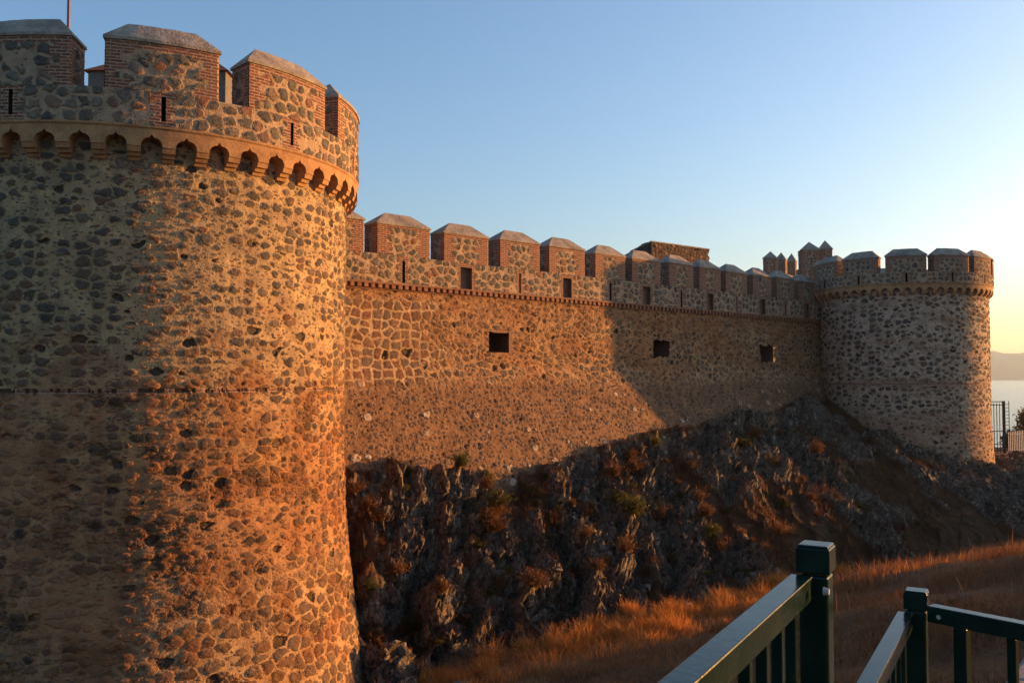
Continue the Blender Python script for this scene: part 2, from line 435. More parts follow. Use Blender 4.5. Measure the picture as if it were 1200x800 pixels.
def mat_curtain():
    b = NB("curtain_wall_rubble"); P = b.uv(); x, v = b.sep(P)[0], b.sep(P)[1]
    ca, ha, _ = rubble(b, P, 2.7, 3.5, 0.30, 0.66, 0.085, 0.0, CURT, ((0.46, 0.27, 0.13), (0.37, 0.205, 0.10)), dome=0.05, fill=0.7, rand=0.9, warp=0.24)
    cb, hb, _ = rubble(b, P, 2.8, 4.2, 0.10, 0.48, 0.05, 0.1, REDD, ((0.41, 0.225, 0.105), (0.30, 0.155, 0.075)), dome=0.05, fill=0.85, off=8.0, warp=0.25)
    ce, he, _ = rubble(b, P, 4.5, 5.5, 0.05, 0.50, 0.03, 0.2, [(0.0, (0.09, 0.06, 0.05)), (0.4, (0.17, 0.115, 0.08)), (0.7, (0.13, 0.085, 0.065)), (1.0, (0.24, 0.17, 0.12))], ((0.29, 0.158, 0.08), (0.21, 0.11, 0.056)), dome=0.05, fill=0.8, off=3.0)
    pn = b.step(0.47, 0.56, b.noise(b.vmath('MULTIPLY', P, (0.22, 0.5, 0)), 1.0, 4, 0.6))
    top = b.step(2.0, 3.0, b.add(v, b.mul(b.sub(b.noise(P, 0.7, 3), 0.5), 1.0)))
    c = b.mix(b.math('MAXIMUM', pn, b.mul(top, 0.7)), ca, cb); h = b.mixf(b.math('MAXIMUM', pn, b.mul(top, 0.7)), ha, hb)
    rain = b.step(0.56, 0.72, b.noise(b.vmath('MULTIPLY', P, (2.0, 0.16, 0)), 1.0, 5, 0.7))
    c = b.mix(b.mul(rain, 0.30), c, (0.10, 0.07, 0.05))
    # red stained patches
    st = b.step(0.52, 0.70, b.noise(b.vmath('MULTIPLY', P, (0.35, 0.6, 0)), 1.0, 4, 0.6))
    c = b.mix(b.mul(st, 0.55), c, (0.26, 0.10, 0.038))
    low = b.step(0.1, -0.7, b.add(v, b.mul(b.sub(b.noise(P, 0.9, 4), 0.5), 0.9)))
    # larger squared blocks near the big tower
    cs, hs, _ = rubble(b, P, 2.25, 2.7, 0.44, 0.8, 0.07, 0.0, [(0.0, (0.10, 0.06, 0.04)), (0.4, (0.19, 0.09, 0.05)), (0.7, (0.13, 0.095, 0.07)), (1.0, (0.22, 0.12, 0.06))], ((0.50, 0.34, 0.19), (0.42, 0.27, 0.14)), dome=0.035, fill=0.3, rand=0.55, off=17.0, warp=0.2)
    sq = b.mul(b.step(12.0, 10.4, b.add(x, b.mul(b.sub(b.noise(P, 0.8, 4), 0.5), 6.0))), b.step(3.1, 2.7, v))
    c = b.mix(sq, c, cs); h = b.mixf(sq, h, hs)
    # pale boulders strewn in the battered foot
    g = b.vmath('MULTIPLY', b.vmath('ADD', P, b.vmath('MULTIPLY', b.noise(P, 4.0, 3, col=True), (0.12, 0.12, 0))), (1.15, 1.5, 0))
    f = b.vor(g, 'F1', 0.95); rc = b.sep(f['Color'])
    pale = b.mul(b.step(b.remap(rc[0], 0, 1, 0.10, 0.24), b.remap(rc[0], 0, 1, 0.06, 0.18), f['Distance']), b.step(0.72, 0.73, rc[1]))
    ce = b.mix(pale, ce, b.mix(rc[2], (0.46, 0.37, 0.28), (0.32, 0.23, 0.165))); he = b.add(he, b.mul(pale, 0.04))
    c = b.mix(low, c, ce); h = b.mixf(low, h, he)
    bc, bh = bricks(b, P)
    br = b.step(0.4, 0.6, b.attr("brick"))
    c = b.mix(br, c, bc); h = b.mixf(br, h, bh)
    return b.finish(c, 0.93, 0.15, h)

def mat_rear():
    b = NB("rough_red_rubble"); P = b.uv()
    c, h, _ = rubble(b, P, 3.0, 3.6, 0.30, 0.65, 0.06, 0.0, [(0.0, (0.06, 0.045, 0.04)), (0.35, (0.14, 0.065, 0.045)), (0.6, (0.08, 0.065, 0.055)), (0.85, (0.20, 0.11, 0.065)), (1.0, (0.32, 0.22, 0.16))], ((0.10, 0.075, 0.055), (0.07, 0.052, 0.042)), dome=0.05)
    return b.finish(c, 0.93, 0.15, h)

def mat_plain(name, c1, c2, scale=4.0, rough=0.9, bump=0.5, bdist=0.02, spec=0.2, spots=None):
    b = NB(name); P = b.node("ShaderNodeTexCoord").outputs['Object']
    n = b.noise(P, scale, 5, 0.65)
    c = b.mix(b.step(0.32, 0.68, n), c1, c2)
    c = b.mulc(c, b.remap(b.noise(P, scale * 7, 4), 0.25, 0.75, 0.75, 1.2))
    if spots: c = b.mix(b.mul(b.step(0.58, 0.7, b.noise(P, scale * 0.6, 4)), 0.6), c, spots)
    return b.finish(c, rough, spec, bump=b.mul(b.add(n, b.mul(b.noise(P, scale * 8, 4), 0.5)), bump), bdist=bdist)

M = {}
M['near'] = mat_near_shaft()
M['far'] = mat_far_shaft()
M['par'] = mat_parapet("parapet_stone_and_brick")
M['parfar'] = mat_parapet("far_parapet_stone_and_brick", 1.25, 5.0)
M['curtain'] = mat_curtain()
M['rear'] = mat_rear()
M['cap'] = mat_plain("lime_mortar_coping", (0.21, 0.17, 0.135), (0.36, 0.30, 0.23), 2.2, bump=0.9, bdist=0.05, spots=(0.13, 0.105, 0.07))
M['band'] = mat_plain("ochre_sandstone", (0.42, 0.235, 0.105), (0.30, 0.16, 0.075), 2.4, bump=0.5, bdist=0.03, spots=(0.20, 0.10, 0.05))
M['dentil'] = mat_plain("red_dentil_brick", (0.30, 0.155, 0.09), (0.20, 0.095, 0.058), 3.0, bump=0.5, bdist=0.02)
M['dark'] = mat_plain("dark_recess_masonry", (0.10, 0.075, 0.06), (0.06, 0.045, 0.04), 5.0)
M['ledge'] = mat_plain("mortar_ledge", (0.38, 0.29, 0.21), (0.30, 0.23, 0.17), 4.0)
M['brown'] = mat_plain("brown_plaster_infill", (0.20, 0.11, 0.07), (0.15, 0.085, 0.055), 4.0)

# ------------------------------------------------------------------ round towers
def tower(C, Rr, Oo, label, cat, P):
    """P: dictionary of heights and counts"""
    h0 = math.atan2(-C[0], -C[1])           # heading from the tower to the viewer
    def pt(a, r, z):                        # azimuth in degrees, positive to the right seen from outside
        h = h0 - np.radians(a)
        return C[0] + r * np.sin(h), C[1] + r * np.cos(h), z
    root = empty('round_tower', (C[0], C[1], P['base']), label, cat)
    inv = np.array([C[0], C[1], P['base']])
    def put(mb, name, mat, parent=root, **kw):
        o = mb.build(name, mat, None, origin=None, **kw)
        o.parent = parent
        o.matrix_parent_inverse = Matrix.Translation(-Vector(inv)) if parent is root else parent.matrix_parent_inverse.copy()
        return o
    zb, zt = P['base'], P['band'] - 0.15
    # shaft: dense where the street side sees it
    res = P['res']
    def flare(z): return P['flare'] * np.clip((P['flare_top'] - z) / (P['flare_top'] - zb), 0, 1) ** 1.8
    m = MB()
    for a0, a1, da, dz in ((-100, 100, res / Rr * 57.3, res), (100, 260, 4.0, 1.2)):
        aa = np.linspace(a0, a1, int((a1 - a0) / da) + 2); zz = np.linspace(zb, zt, int((zt - zb) / dz) + 2)
        A, Z = np.meshgrid(aa, zz, indexing='ij')
        X, Y, _ = pt(A, Rr + flare(Z), Z)
        br = (np.abs(Z - P['string']) < 0.055) * 1.0
        drop = None
        if P.get('hole') and a0 == -100:
            ha, hz, hw, hh = P['hole']
            ac = (A[:-1, :-1] + A[1:, 1:]) / 2; zc = (Z[:-1, :-1] + Z[1:, 1:]) / 2
            drop = (((ac - ha) / hw) ** 2 + ((zc - hz) / hh) ** 2 + 0.5 * vnoise(ac * 0.9, zc * 3, 5)) < 1
        m.grid(X, Y, Z, A * Rr / 57.3, Z, br, drop)
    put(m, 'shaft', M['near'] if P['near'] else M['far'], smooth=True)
    if P.get('hole'):
        ha, hz, hw, hh = P['hole']
        q = MB()
        x0, y0, _ = pt(ha - hw * 1.2, Rr - 0.02, 0); x1, y1, _ = pt(ha + hw * 1.2, Rr - 0.02, 0); x2, y2, _ = pt(ha + hw * 1.2, Rr - 1.0, 0); x3, y3, _ = pt(ha - hw * 1.2, Rr - 1.0, 0)
        b0, b1 = hz - hh * 1.2, hz + hh * 1.2
        q.add([(x0, y0, b0), (x1, y1, b0), (x2, y2, b0), (x3, y3, b0), (x0, y0, b1), (x1, y1, b1), (x2, y2, b1), (x3, y3, b1)], [(0, 1, 2, 3), (7, 6, 5, 4), (1, 5, 6, 2), (2, 6, 7, 3), (3, 7, 4, 0)])
        put(q, 'broken_opening', M['dark'])
    # moulded band with ogee arches
    Ro = Rr + Oo; per = P['arch_deg']; zB = P['band']; tip, leg, cb = P['tip'], P['leg'], P['corbel']
    half = P['open']                              # half opening / half module
    def soffit(t):                                # t in -1..1 across the module
        a = np.abs(t) / half
        og = np.where(a < 0.28, tip - (tip - leg) * 0.30 * (a / 0.28) ** 0.7,
                      (tip - (tip - leg) * 0.30) - (tip - leg) * 0.62 * (1 - np.sqrt(np.clip(1 - ((a - 0.28) / 0.72) ** 2.2, 0, 1))))
        return np.where(a >= 1, leg, og)
    tt = np.array([-1, -half - 0.001, -half + 0.001] + list(half * np.linspace(-0.97, 0.97, 25)) + [half - 0.001, half + 0.001])
    k0 = int(180 / per)
    m = MB()
    aa = np.concatenate([P['arch0'] + (k + tt / 2) * per for k in range(-k0, k0)])
    so = np.concatenate([soffit(tt) for k in range(-k0, k0)])
    rows_r = [Rr - 0.05, Ro, Ro, Ro + 0.05, Ro + 0.05, Ro - 0.25]
    def strip(pairs):
        for (ra, za), (rb, zb_) in zip(pairs[:-1], pairs[1:]):
            A = np.stack([aa, aa], -1)
            Rm = np.stack([np.full_like(aa, ra), np.full_like(aa, rb)], -1)
            Z = np.stack([np.broadcast_to(za, aa.shape), np.broadcast_to(zb_, aa.shape)], -1)
            X, Y, _ = pt(A, Rm, Z)
            m.grid(X, Y, Z, A * Ro / 57.3, Z)
    strip([(Rr - 0.05, so), (Ro, so), (Ro, zB - 0.10), (Ro + 0.035, zB - 0.06), (Ro + 0.035, zB - 0.012), (Ro - 0.3, zB - 0.01)])
    put(m, 'arched_band', M['band'])
    for k in range(-k0, k0):
        ac = P['arch0'] + (k + 0.5) * per
        if abs(((ac + 180) % 360) - 180) > 112: continue
        w = (1 - half) * per * 0.5
        q = MB()
        lv = [(leg + 0.01, leg - (leg - cb) * 0.42, Ro - 0.02), (leg - (leg - cb) * 0.42, leg - (leg - cb) * 0.72, Rr + Oo * 0.62), (leg - (leg - cb) * 0.72, cb, Rr + Oo * 0.30)]
        for z1, z0, rr in lv:
            p = []
            for z, rad in ((z0, rr - Oo * 0.12), (z1, rr)):
                for r_, a_ in ((Rr - 0.1, ac - w), (rad, ac - w), (rad, ac + w), (Rr - 0.1, ac + w)):
                    X, Y, _ = pt(a_, r_, 0); p.append((float(X), float(Y), z))
            q.hexa(p)
        put(q, 'corbel', M['band'])
    # parapet with arrow slits
    zc = P['cren']; Ri = Ro - P['thick']
    slits = [c for c in P['merlons']]
    m = MB()
    for a0, a1, da, dz in ((-100, 100, res / Ro * 57.3, res), (100, 260, 3.0, 0.5)):
        aa = np.linspace(a0, a1, int((a1 - a0) / da) + 2); zz = np.linspace(zB - 0.02, zc, int((zc - zB) / dz) + 2)
        A, Z = np.meshgrid(aa, zz, indexing='ij')
        X, Y, _ = pt(A, Ro, Z)
        br = np.zeros(A.shape); ac = (A[:-1, :-1] + A[1:, 1:]) / 2; zcc = (Z[:-1, :-1] + Z[1:, 1:]) / 2
        drop = np.zeros(ac.shape, bool)
        for c in slits:
            u = np.abs(A - c) * Ro / 57.3
            br = np.maximum(br, (u < 0.17 + 0.13 * ((np.floor(Z / 0.156)) % 2)) * 1.0)
            drop |= (np.abs(ac - c) * Ro / 57.3 < P['slit_w'] / 2) & (zcc > zB + P['slit'][0]) & (zcc < zB + P['slit'][1])
        m.grid(X, Y, Z, A * Ro / 57.3, Z, br, drop)
    put(m, 'parapet', M['par'] if P['near'] else M['parfar'], smooth=True)
    for c in slits:
        if abs(c) > 100: continue
        w = (P['slit_w'] / 2 + 0.03) / Ro * 57.3; b0, b1 = zB + P['slit'][0] - 0.04, zB + P['slit'][1] + 0.04
        q = MB(); p = []
        for z in (b0, b1):
            for r_, a_ in ((Ro - 0.03, c - w), (Ro - 0.03, c + w), (Ri + 0.2, c + w), (Ri + 0.2, c - w)):
                X, Y, _ = pt(a_, r_, 0); p.append((float(X), float(Y), z))
        q.add(p, [(0, 1, 2, 3), (7, 6, 5, 4), (1, 5, 6, 2), (2, 6, 7, 3), (3, 7, 4, 0)])
        put(q, 'arrow_slit', M['dark'])
    # ledge and walkway
    m = MB(); aa = np.linspace(-180, 180, 181)
    for pr in ([(Ro + 0.012, zc - 0.05), (Ro + 0.012, zc), (Ri, zc), (Ri, zB - 0.2), (0.05, zB - 0.2)],):
        for (ra, za), (rb, zb_) in zip(pr[:-1], pr[1:]):
            A = np.stack([aa, aa], -1); Rm = np.broadcast_to(np.array([ra, rb]), A.shape); Z = np.broadcast_to(np.array([za, zb_]), A.shape)
            X, Y, _ = pt(A, Rm, Z); m.grid(X, Y, np.array(Z), A * Ro / 57.3, np.array(Z))
    put(m, 'wall_walk', M['ledge'], smooth=False)
    # merlons
    ze, zr = P['eave'], P['ridge']
    for i, c in enumerate(P['merlons']):
        wd = P['merlon_deg'] * (1 + 0.03 * math.sin(i * 2.1)); a0, a1 = c - wd / 2, c + wd / 2
        vis = abs(((c + 180) % 360) - 180) < 105
        rs = res if vis else 0.12
        arc = wd * Ro / 57.3; th = P['thick']; arci = wd * Ri / 57.3
        nf, ns = max(4, int(arc / rs)), max(3, int(th / rs))
        fa = np.linspace(a0, a1, nf + 1); sr = np.linspace(Ro, Ri, ns + 1)
        per_a = np.concatenate([fa, np.full(ns - 0, a1), fa[::-1][1:], np.full(ns, a0)])
        per_r = np.concatenate([np.full(nf + 1, Ro), sr[1:], np.full(nf, Ri), sr[::-1][1:]])
        u = np.concatenate([np.linspace(0, arc, nf + 1), arc + np.linspace(0, th, ns + 1)[1:], arc + th + np.linspace(0, arc, nf + 1)[1:], 2 * arc + th + np.linspace(0, th, ns + 1)[1:]])
        zz = np.linspace(zc - 0.01, ze, int((ze - zc) / rs) + 2)
        A, Z = np.meshgrid(per_a, zz, indexing='ij'); Rm = np.meshgrid(per_r, zz, indexing='ij')[0]; U = np.meshgrid(u, zz, indexing='ij')[0]
        X, Y, _ = pt(A, Rm, Z)
        # toothed brick quoins
        bnd = np.array([0, arc, arc + th, 2 * arc + th, 2 * arc + 2 * th])
        du = np.min(np.abs(U[..., None] - bnd), -1)
        tooth = np.floor((Z - zc) / 0.234 + i)
        wq = np.where((U % (arc + th)) < arc, P['quoin'], 0.2) * (0.75 + 0.5 * (tooth % 2) + 0.5 * (_hash(tooth, np.floor(U / arc), 3) - 0.5))
        br = ((du < wq) | (Z > ze - 0.17)) * 1.0
        m = MB(); m.grid(X, Y, Z, U + c * Ro / 57.3 + 40, Z, br)
        mo = put(m, 'merlon', M['par'] if P['near'] else M['parfar'], smooth=True)
        # hipped mortar coping
        ov = 0.055; da = ov / Ro * 57.3
        ca_ = np.linspace(a0 - da, a1 + da, 15); rin = (th * 0.5) / Ro * 57.3 * P.get('hip', 1.0)
        ra_ = np.clip(ca_, a0 + rin, a1 - rin)
        q = MB()
        Rm_ = (Ro + Ri) / 2
        jit = np.concatenate([[0], 0.012 * (rng.random(13) - 0.5), [0]])
        rows = [(ca_, Ro - 0.02, ze - 0.03), (ca_, Ro + ov, ze - 0.03), (ca_, Ro + ov, ze + 0.045), (ra_, Rm_, zr + jit), (ca_, Ri - ov, ze + 0.045), (ca_, Ri - ov, ze - 0.03), (ca_, Ri + 0.02, ze - 0.03)]
        for (q0, r0, z0), (q1, r1, z1) in zip(rows[:-1], rows[1:]):
            A = np.stack([q0, q1], -1); Rm2 = np.broadcast_to(np.array([r0, r1], float), A.shape)
            Z = np.stack([np.broadcast_to(z0, q0.shape), np.broadcast_to(z1, q0.shape)], -1)
            X, Y, _ = pt(A, Rm2, Z); q.grid(X, Y, Z)
        for ae, e in ((a0 - da, 0), (a1 + da, 1)):
            # hip ends: eave end strip and triangle
            pts = [pt(ae, Ro + ov, 0), pt(ae, Ri - ov, 0), pt(a0 + rin if e == 0 else a1 - rin, Rm_, 0)]
            z_ = [ze + 0.045, ze + 0.045, zr]
            tri = [(float(p[0]), float(p[1]), z) for p, z in zip(pts, z_)]
            q.add(tri, [(0, 1, 2) if e else (1, 0, 2)])
            lo = [(p[0], p[1], ze - 0.03) for p in tri[:2]]
            q.add([lo[0], lo[1], tri[1], tri[0]], [(0, 1, 2, 3) if e else (3, 2, 1, 0)])
        o = q.build('coping', M['cap'])
        o.parent = mo; o.matrix_parent_inverse = mo.matrix_parent_inverse.copy() if False else Matrix.Identity(4)
    return root, pt

near_m = [3.1 + 31.0 * k for k in range(-5, 6)]
tower(C1, R1, O1, "big round stone tower at the left, lit on its right flank", "tower",
      dict(near=True, base=-11.5, band=6.05, cren=6.87, eave=8.08, ridge=8.62, tip=5.84, leg=5.53, corbel=5.23, arch_deg=7.2, arch0=-6.3, open=0.62,
           thick=0.9, res=0.034, flare=1.25, flare_top=-2.6, string=-0.36, merlons=near_m, merlon_deg=24.0, quoin=0.42, slit=(0.10, 0.72), slit_w=0.11))
far_m = [4.5 + 28.4 * k for k in range(-6, 7)]
tower(C2, R2, O2, "far round stone tower at the right end of the wall, in shade", "tower",
      dict(near=False, base=-8.2, band=5.26, cren=5.86, eave=6.79, ridge=7.22, tip=5.03, leg=4.79, corbel=4.56, arch_deg=6.545, arch0=-1.3, open=0.66,
           thick=0.75, res=0.055, flare=0.50, flare_top=-1.4, string=-0.42, merlons=far_m, merlon_deg=23.6, quoin=0.31, slit=(0.06, 0.53), slit_w=0.11,
           hole=(-9.0, -3.4, 6.0, 0.40)))

# ------------------------------------------------------------------ curtain wall
def curtain():
    root = empty('curtain_wall', (*map(float, W(22, 0)), -4.5), "long crenellated stone wall running between the two round towers", "castle wall")
    inv = Matrix.Translation(-Vector(root.location))
    def put(mb, name, mat, parent=root, **kw):
        o = mb.build(name, mat, **kw); o.parent = parent
        if parent is root: o.matrix_parent_inverse = inv
        return o
    s0, s1 = 3.0, 42.6
    zc, ze, zr, zk = 4.53, 5.67, 6.18, 3.40
    res = 0.045
    wins = [(13.89, 15.0, 1.0, 1.82, 0), (24.6, 25.75, 0.95, 1.77, 1), (34.15, 35.4, 0.82, 1.75, 2)]
    def nf(z): return 0.02 + np.where(z < 0.45, np.minimum((0.45 - z) * 0.36, 1.60), 0)
    ss = np.arange(s0, s1, res); zz = np.arange(-9.0, zk - 0.08, res)
    S, Z = np.meshgrid(ss, zz, indexing='ij')
    X, Y = W(S, nf(Z) + 0.05 * fbm(S * 0.35, Z * 0.35, 3))
    sc_ = (S[:-1, :-1] + S[1:, 1:]) / 2; zc_ = (Z[:-1, :-1] + Z[1:, 1:]) / 2
    drop = np.zeros(sc_.shape, bool); br = np.zeros(S.shape)
    for a, b_, l, h, k in wins:
        e = (0.02, 0.10, 0.22)[k]
        j = e * vnoise(zc_ * 6, sc_ * 6, 9) * 2
        drop |= (sc_ > a + 0.4 * j) & (sc_ < b_ + j + e) & (zc_ > l + j * 0.6) & (zc_ < h - j * 0.6)
        if k < 2:
            t = 0.10 + 0.14 * (np.floor(Z / 0.16) % 2)
            br = np.maximum(br, (((S > b_ - 0.1) & (S < b_ + t * 1.6) & (Z > l - 0.03) & (Z < h + 0.1)) | ((S > a - 0.06) & (S < b_ + 0.2) & (Z > h) & (Z < h + 0.09))) * 1.0)
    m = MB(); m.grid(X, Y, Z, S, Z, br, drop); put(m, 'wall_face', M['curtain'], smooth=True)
    for a, b_, l, h, k in wins:
        q = MB(); p = []
        for z in (l - 0.1, h + 0.1):
            for s_, n_ in ((a - 0.12, -0.06), (b_ + 0.25, -0.06), (b_ + 0.25, -1.3), (a - 0.12, -1.3)):
                x, y = W(s_, n_); p.append((float(x), float(y), z))
        q.add(p, [(0, 1, 2, 3), (7, 6, 5, 4), (1, 5, 6, 2), (2, 6, 7, 3), (3, 7, 4, 0)])
        put(q, 'gun_port', M['brown'])
    # dentil cornice: two brick strips and a row of brick ends between
    q = MB()
    def bar(sa, sb, na, nb, za, zb):
        p = []
        for z in (za, zb):
            for s_, n_ in ((sa, nb), (sb, nb), (sb, na), (sa, na)):
                x, y = W(s_, n_); p.append((float(x), float(y), z))
        q.hexa(p)
    bar(s0, s1, -0.2, 0.20, zk + 0.012, zk + 0.075)
    bar(s0, s1, -0.2, 0.06, zk - 0.19, zk - 0.13)
    s = s0
    while s < s1 - 0.3:
        w = 0.155 + 0.02 * random.random()
        bar(s, s + w, -0.2, 0.165 + 0.02 * random.random(), zk - 0.135, zk + 0.01); s += 0.30
    put(q, 'dentil_cornice', M['dentil'])
    # parapet with doors and slits under the merlons
    cen = [3.7, 6.65, 9.6, 12.66, 15.61, 18.47, 21.39, 24.03, 26.82, 29.33, 31.79, 34.34, 36.8, 39.2]
    ss = np.arange(s0, s1, res); zz = np.linspace(zk + 0.07, zc, 26)
    S, Z = np.meshgrid(ss, zz, indexing='ij'); X, Y = W(S, 0.07)
    sc_ = (S[:-1, :-1] + S[1:, 1:]) / 2; zc_ = (Z[:-1, :-1] + Z[1:, 1:]) / 2
    drop = np.zeros(sc_.shape, bool); br = np.zeros(S.shape)
    ops = []
    for i, c in enumerate(cen):
        door = i % 2 == 1 and i > 1
        hw, l, h = (0.28, zk + 0.07, zk + 0.98) if door else (0.055, zk + 0.10, zk + 0.95)
        if i >= 1: ops.append((c, hw, l, h, door)); drop |= (np.abs(sc_ - c) < hw) & (zc_ > l) & (zc_ < h)
        t = hw + 0.10 + 0.10 * (np.floor(Z / 0.16) % 2)
        br = np.maximum(br, (np.abs(S - c) < t) * 1.0)
    m = MB(); m.grid(X, Y, Z, S + 200, Z, br, drop); put(m, 'parapet', M['par'], smooth=True)
    for c, hw, l, h, door in ops:
        q = MB(); p = []; dp = -0.10 if door else -0.55
        for z in (l - 0.02, h + 0.03):
            for s_, n_ in ((c - hw - 0.03, 0.04), (c + hw + 0.03, 0.04), (c + hw + 0.03, dp), (c - hw - 0.03, dp)):
                x, y = W(s_, n_); p.append((float(x), float(y), z))
        q.add(p, [(0, 1, 2, 3), (7, 6, 5, 4), (1, 5, 6, 2), (2, 6, 7, 3), (3, 7, 4, 0)])
        put(q, 'blocked_doorway' if door else 'arrow_slit', M['brown'] if door else M['dark'])
    # ledge, back and wall walk
    m = MB()
    prof = [(0.082, zc - 0.05), (0.082, zc), (-0.75, zc), (-0.75, zk), (-4.0, zk), (-4.0, -5)]
    for (na, za), (nb, zb) in zip(prof[:-1], prof[1:]):
        S2_, Nn = np.meshgrid(np.array([s0, s1]), np.array([na, nb]), indexing='ij'); X, Y = W(S2_, Nn)
        m.grid(X, Y, np.broadcast_to(np.array([za, zb]), X.shape).copy())
    put(m, 'wall_walk', M['ledge'])
    th = 0.82
    for i, c in enumerate(cen):
        sp = (cen[i + 1] - c) if i + 1 < len(cen) else 2.4
        w = sp * 0.785 * (1 + 0.02 * math.sin(i * 3.3)); a, b_ = c - w / 2, c + w / 2
        dz = 0.03 * math.sin(i * 1.7)
        nfr, ns = int(w / res), int(th / res)
        ps = np.concatenate([np.linspace(a, b_, nfr + 1), np.full(ns, b_), np.linspace(b_, a, nfr + 1)[1:], np.full(ns, a)])
        pn = np.concatenate([np.full(nfr + 1, 0.07), np.linspace(0.07, 0.07 - th, ns + 1)[1:], np.full(nfr, 0.07 - th), np.linspace(0.07 - th, 0.07, ns + 1)[1:]])
        u = np.concatenate([np.linspace(0, w, nfr + 1), w + np.linspace(0, th, ns + 1)[1:], w + th + np.linspace(0, w, nfr + 1)[1:], 2 * w + th + np.linspace(0, th, ns + 1)[1:]])
        zz = np.linspace(zc - 0.01, ze + dz, 27)
        Sm, Z = np.meshgrid(ps, zz, indexing='ij'); Nm = np.meshgrid(pn, zz, indexing='ij')[0]; U = np.meshgrid(u, zz, indexing='ij')[0]
        X, Y = W(Sm, Nm)
        bnd = np.array([0, w, w + th, 2 * w + th, 2 * w + 2 * th]); du = np.min(np.abs(U[..., None] - bnd), -1)
        tooth = np.floor((Z - zc) / 0.234 + i)
        wq = np.where((U % (w + th)) < w, 0.55, 0.25) * (0.85 + 0.3 * (tooth % 2) + 0.4 * (_hash(tooth, np.floor(U / w), i) - 0.5))
        br = ((du < wq) | (Z > ze + dz - 0.12)) * 1.0
        m = MB(); m.grid(X, Y, Z, U + 300 + i * 9.0, Z, br)
        mo = put(m, 'merlon', M['par'], smooth=True)
        q = MB(); ov = 0.055; e0 = ze + dz
        hip = 0.62
        def P3(s_, n_, z_):
            x, y = W(s_, n_); return (float(x), float(y), z_)
        o_, i_ = 0.07 + ov, 0.07 - th - ov; mid = 0.07 - th / 2
        v = [P3(a - ov, o_, e0 - 0.02), P3(b_ + ov, o_, e0 - 0.02), P3(b_ + ov, i_, e0 - 0.02), P3(a - ov, i_, e0 - 0.02),
             P3(a - ov, o_, e0 + 0.045), P3(b_ + ov, o_, e0 + 0.045), P3(b_ + ov, i_, e0 + 0.045), P3(a - ov, i_, e0 + 0.045),
             P3(a + hip, mid, zr + dz), P3(b_ - hip, mid, zr + dz)]
        q.add(v, [(0, 1, 5, 4), (1, 2, 6, 5), (2, 3, 7, 6), (3, 0, 4, 7), (3, 2, 1, 0)])
        q.f.append(np.array([(4, 5, 9, 8), (6, 7, 8, 9)])); q.f.append(np.array([(5, 6, 9), (7, 4, 8)]))
        o = q.build('coping', M['cap'], bevel=0.012); o.parent = mo
    return root
curtain()

# ------------------------------------------------------------------ terrain: rock slope, ditch floor, bank
def lerp(x, pts):
    xs, ys = zip(*pts); return np.interp(x, xs, ys)

def ground_base(s, n):
    """smooth ground height, and 0..1 weight of bare rock"""
    hf = lerp(s, [(-30, -9.0), (5.2, -9.4), (5.8, -5.0), (6.3, -3.3), (8.4, -3.2), (10.3, -3.6), (14.7, -3.75), (19.9, -3.1), (23.5, -2.5), (29.8, -2.1), (34.5, -1.85), (37.5, -1.2), (39.5, -1.0), (42.8, -1.3), (45.6, -3.7), (48.5, -4.9), (54, -5.2), (62, -5.4), (75, -9), (110, -24), (200, -33)])
    nf = lerp(s, [(-30, 6.5), (5.2, 2.2), (6.3, 1.75), (9, 1.75), (20, 1.6), (30, 1.25), (36, 1.1), (39.5, 0.6), (42.8, 1.4), (45.6, 4.4), (48.5, 6.4), (54, 7.0), (64, 6.0)])
    w = lerp(s, [(-30, 8.0), (5.2, 6.6), (6.6, 4.7), (10, 5.3), (14, 6.2), (22, 7.0), (30, 9.0), (38, 12.0), (41.3, 13.0), (47, 14.0), (56, 14.5), (70, 15)])
    fl = lerp(s, [(-30, -9.8), (5, -9.6), (9, -9.0), (15, -8.5), (25, -8.4), (34, -8.3), (38, -8.0), (41.3, -7.5), (47, -6.6), (54, -5.7), (62, -5.8), (75, -11), (110, -25), (200, -33)])
    t = np.clip((n - nf) / np.maximum(w - nf, 0.1), 0, 1)
    steep = lerp(s, [(4, 0.75), (8, 0.78), (12, 0.95), (30, 1.0), (50, 1.0)])
    h = hf + (fl - hf) * (t ** steep)
    rock = np.maximum(sstep(-0.4, 0.1, n - nf), sstep(9.0, 8.0, s) * sstep(-2, 0, n)) * sstep(1.18, 0.95, (n - nf) / np.maximum(w - nf, 0.1))
    # bank on the viewer's side
    rim = lerp(s, [(-30, -3.6), (4.9, -3.62), (14.4, -4.35), (20, -5.4), (26, -7.4), (50, -7.4), (70, -10), (110, -25), (200, -33)])
    bank = rim + np.where(n > 20, (n - 20) * 0.28, 0)
    bank = np.minimum(bank, -1.95 + 0.0 * n)
    u = sstep(16.8, 20.0, n)
    h = h * (1 - u) + np.maximum(bank, h) * u
    # unseen rise added right of the frame, shaped to keep sun off the bank
    line = 21.4 + 0.41 * (s - 8)
    k = sstep(-0.2, 3.0, n - line) * sstep(15, 24, s) * sstep(64, 52, s)
    h = h * (1 - k) + k * np.maximum(h, -0.9)
    k = 0.9 * sstep(9.5, 12.0, n) * sstep(20.5, 18.0, n) * sstep(47, 51, s) * sstep(62, 58, s)  # unseen mound added outside the frame to shade the rocks below the far tower
    h = h * (1 - k) + k * np.maximum(h, -4.5)
    return h, rock

def gully(s, n):
    return sstep(0.02, 0.30, fbm(s * 0.30 + 4.0, n * 0.16 + 2.0, 200, 4) + 0.10 * sstep(26, 34, s))

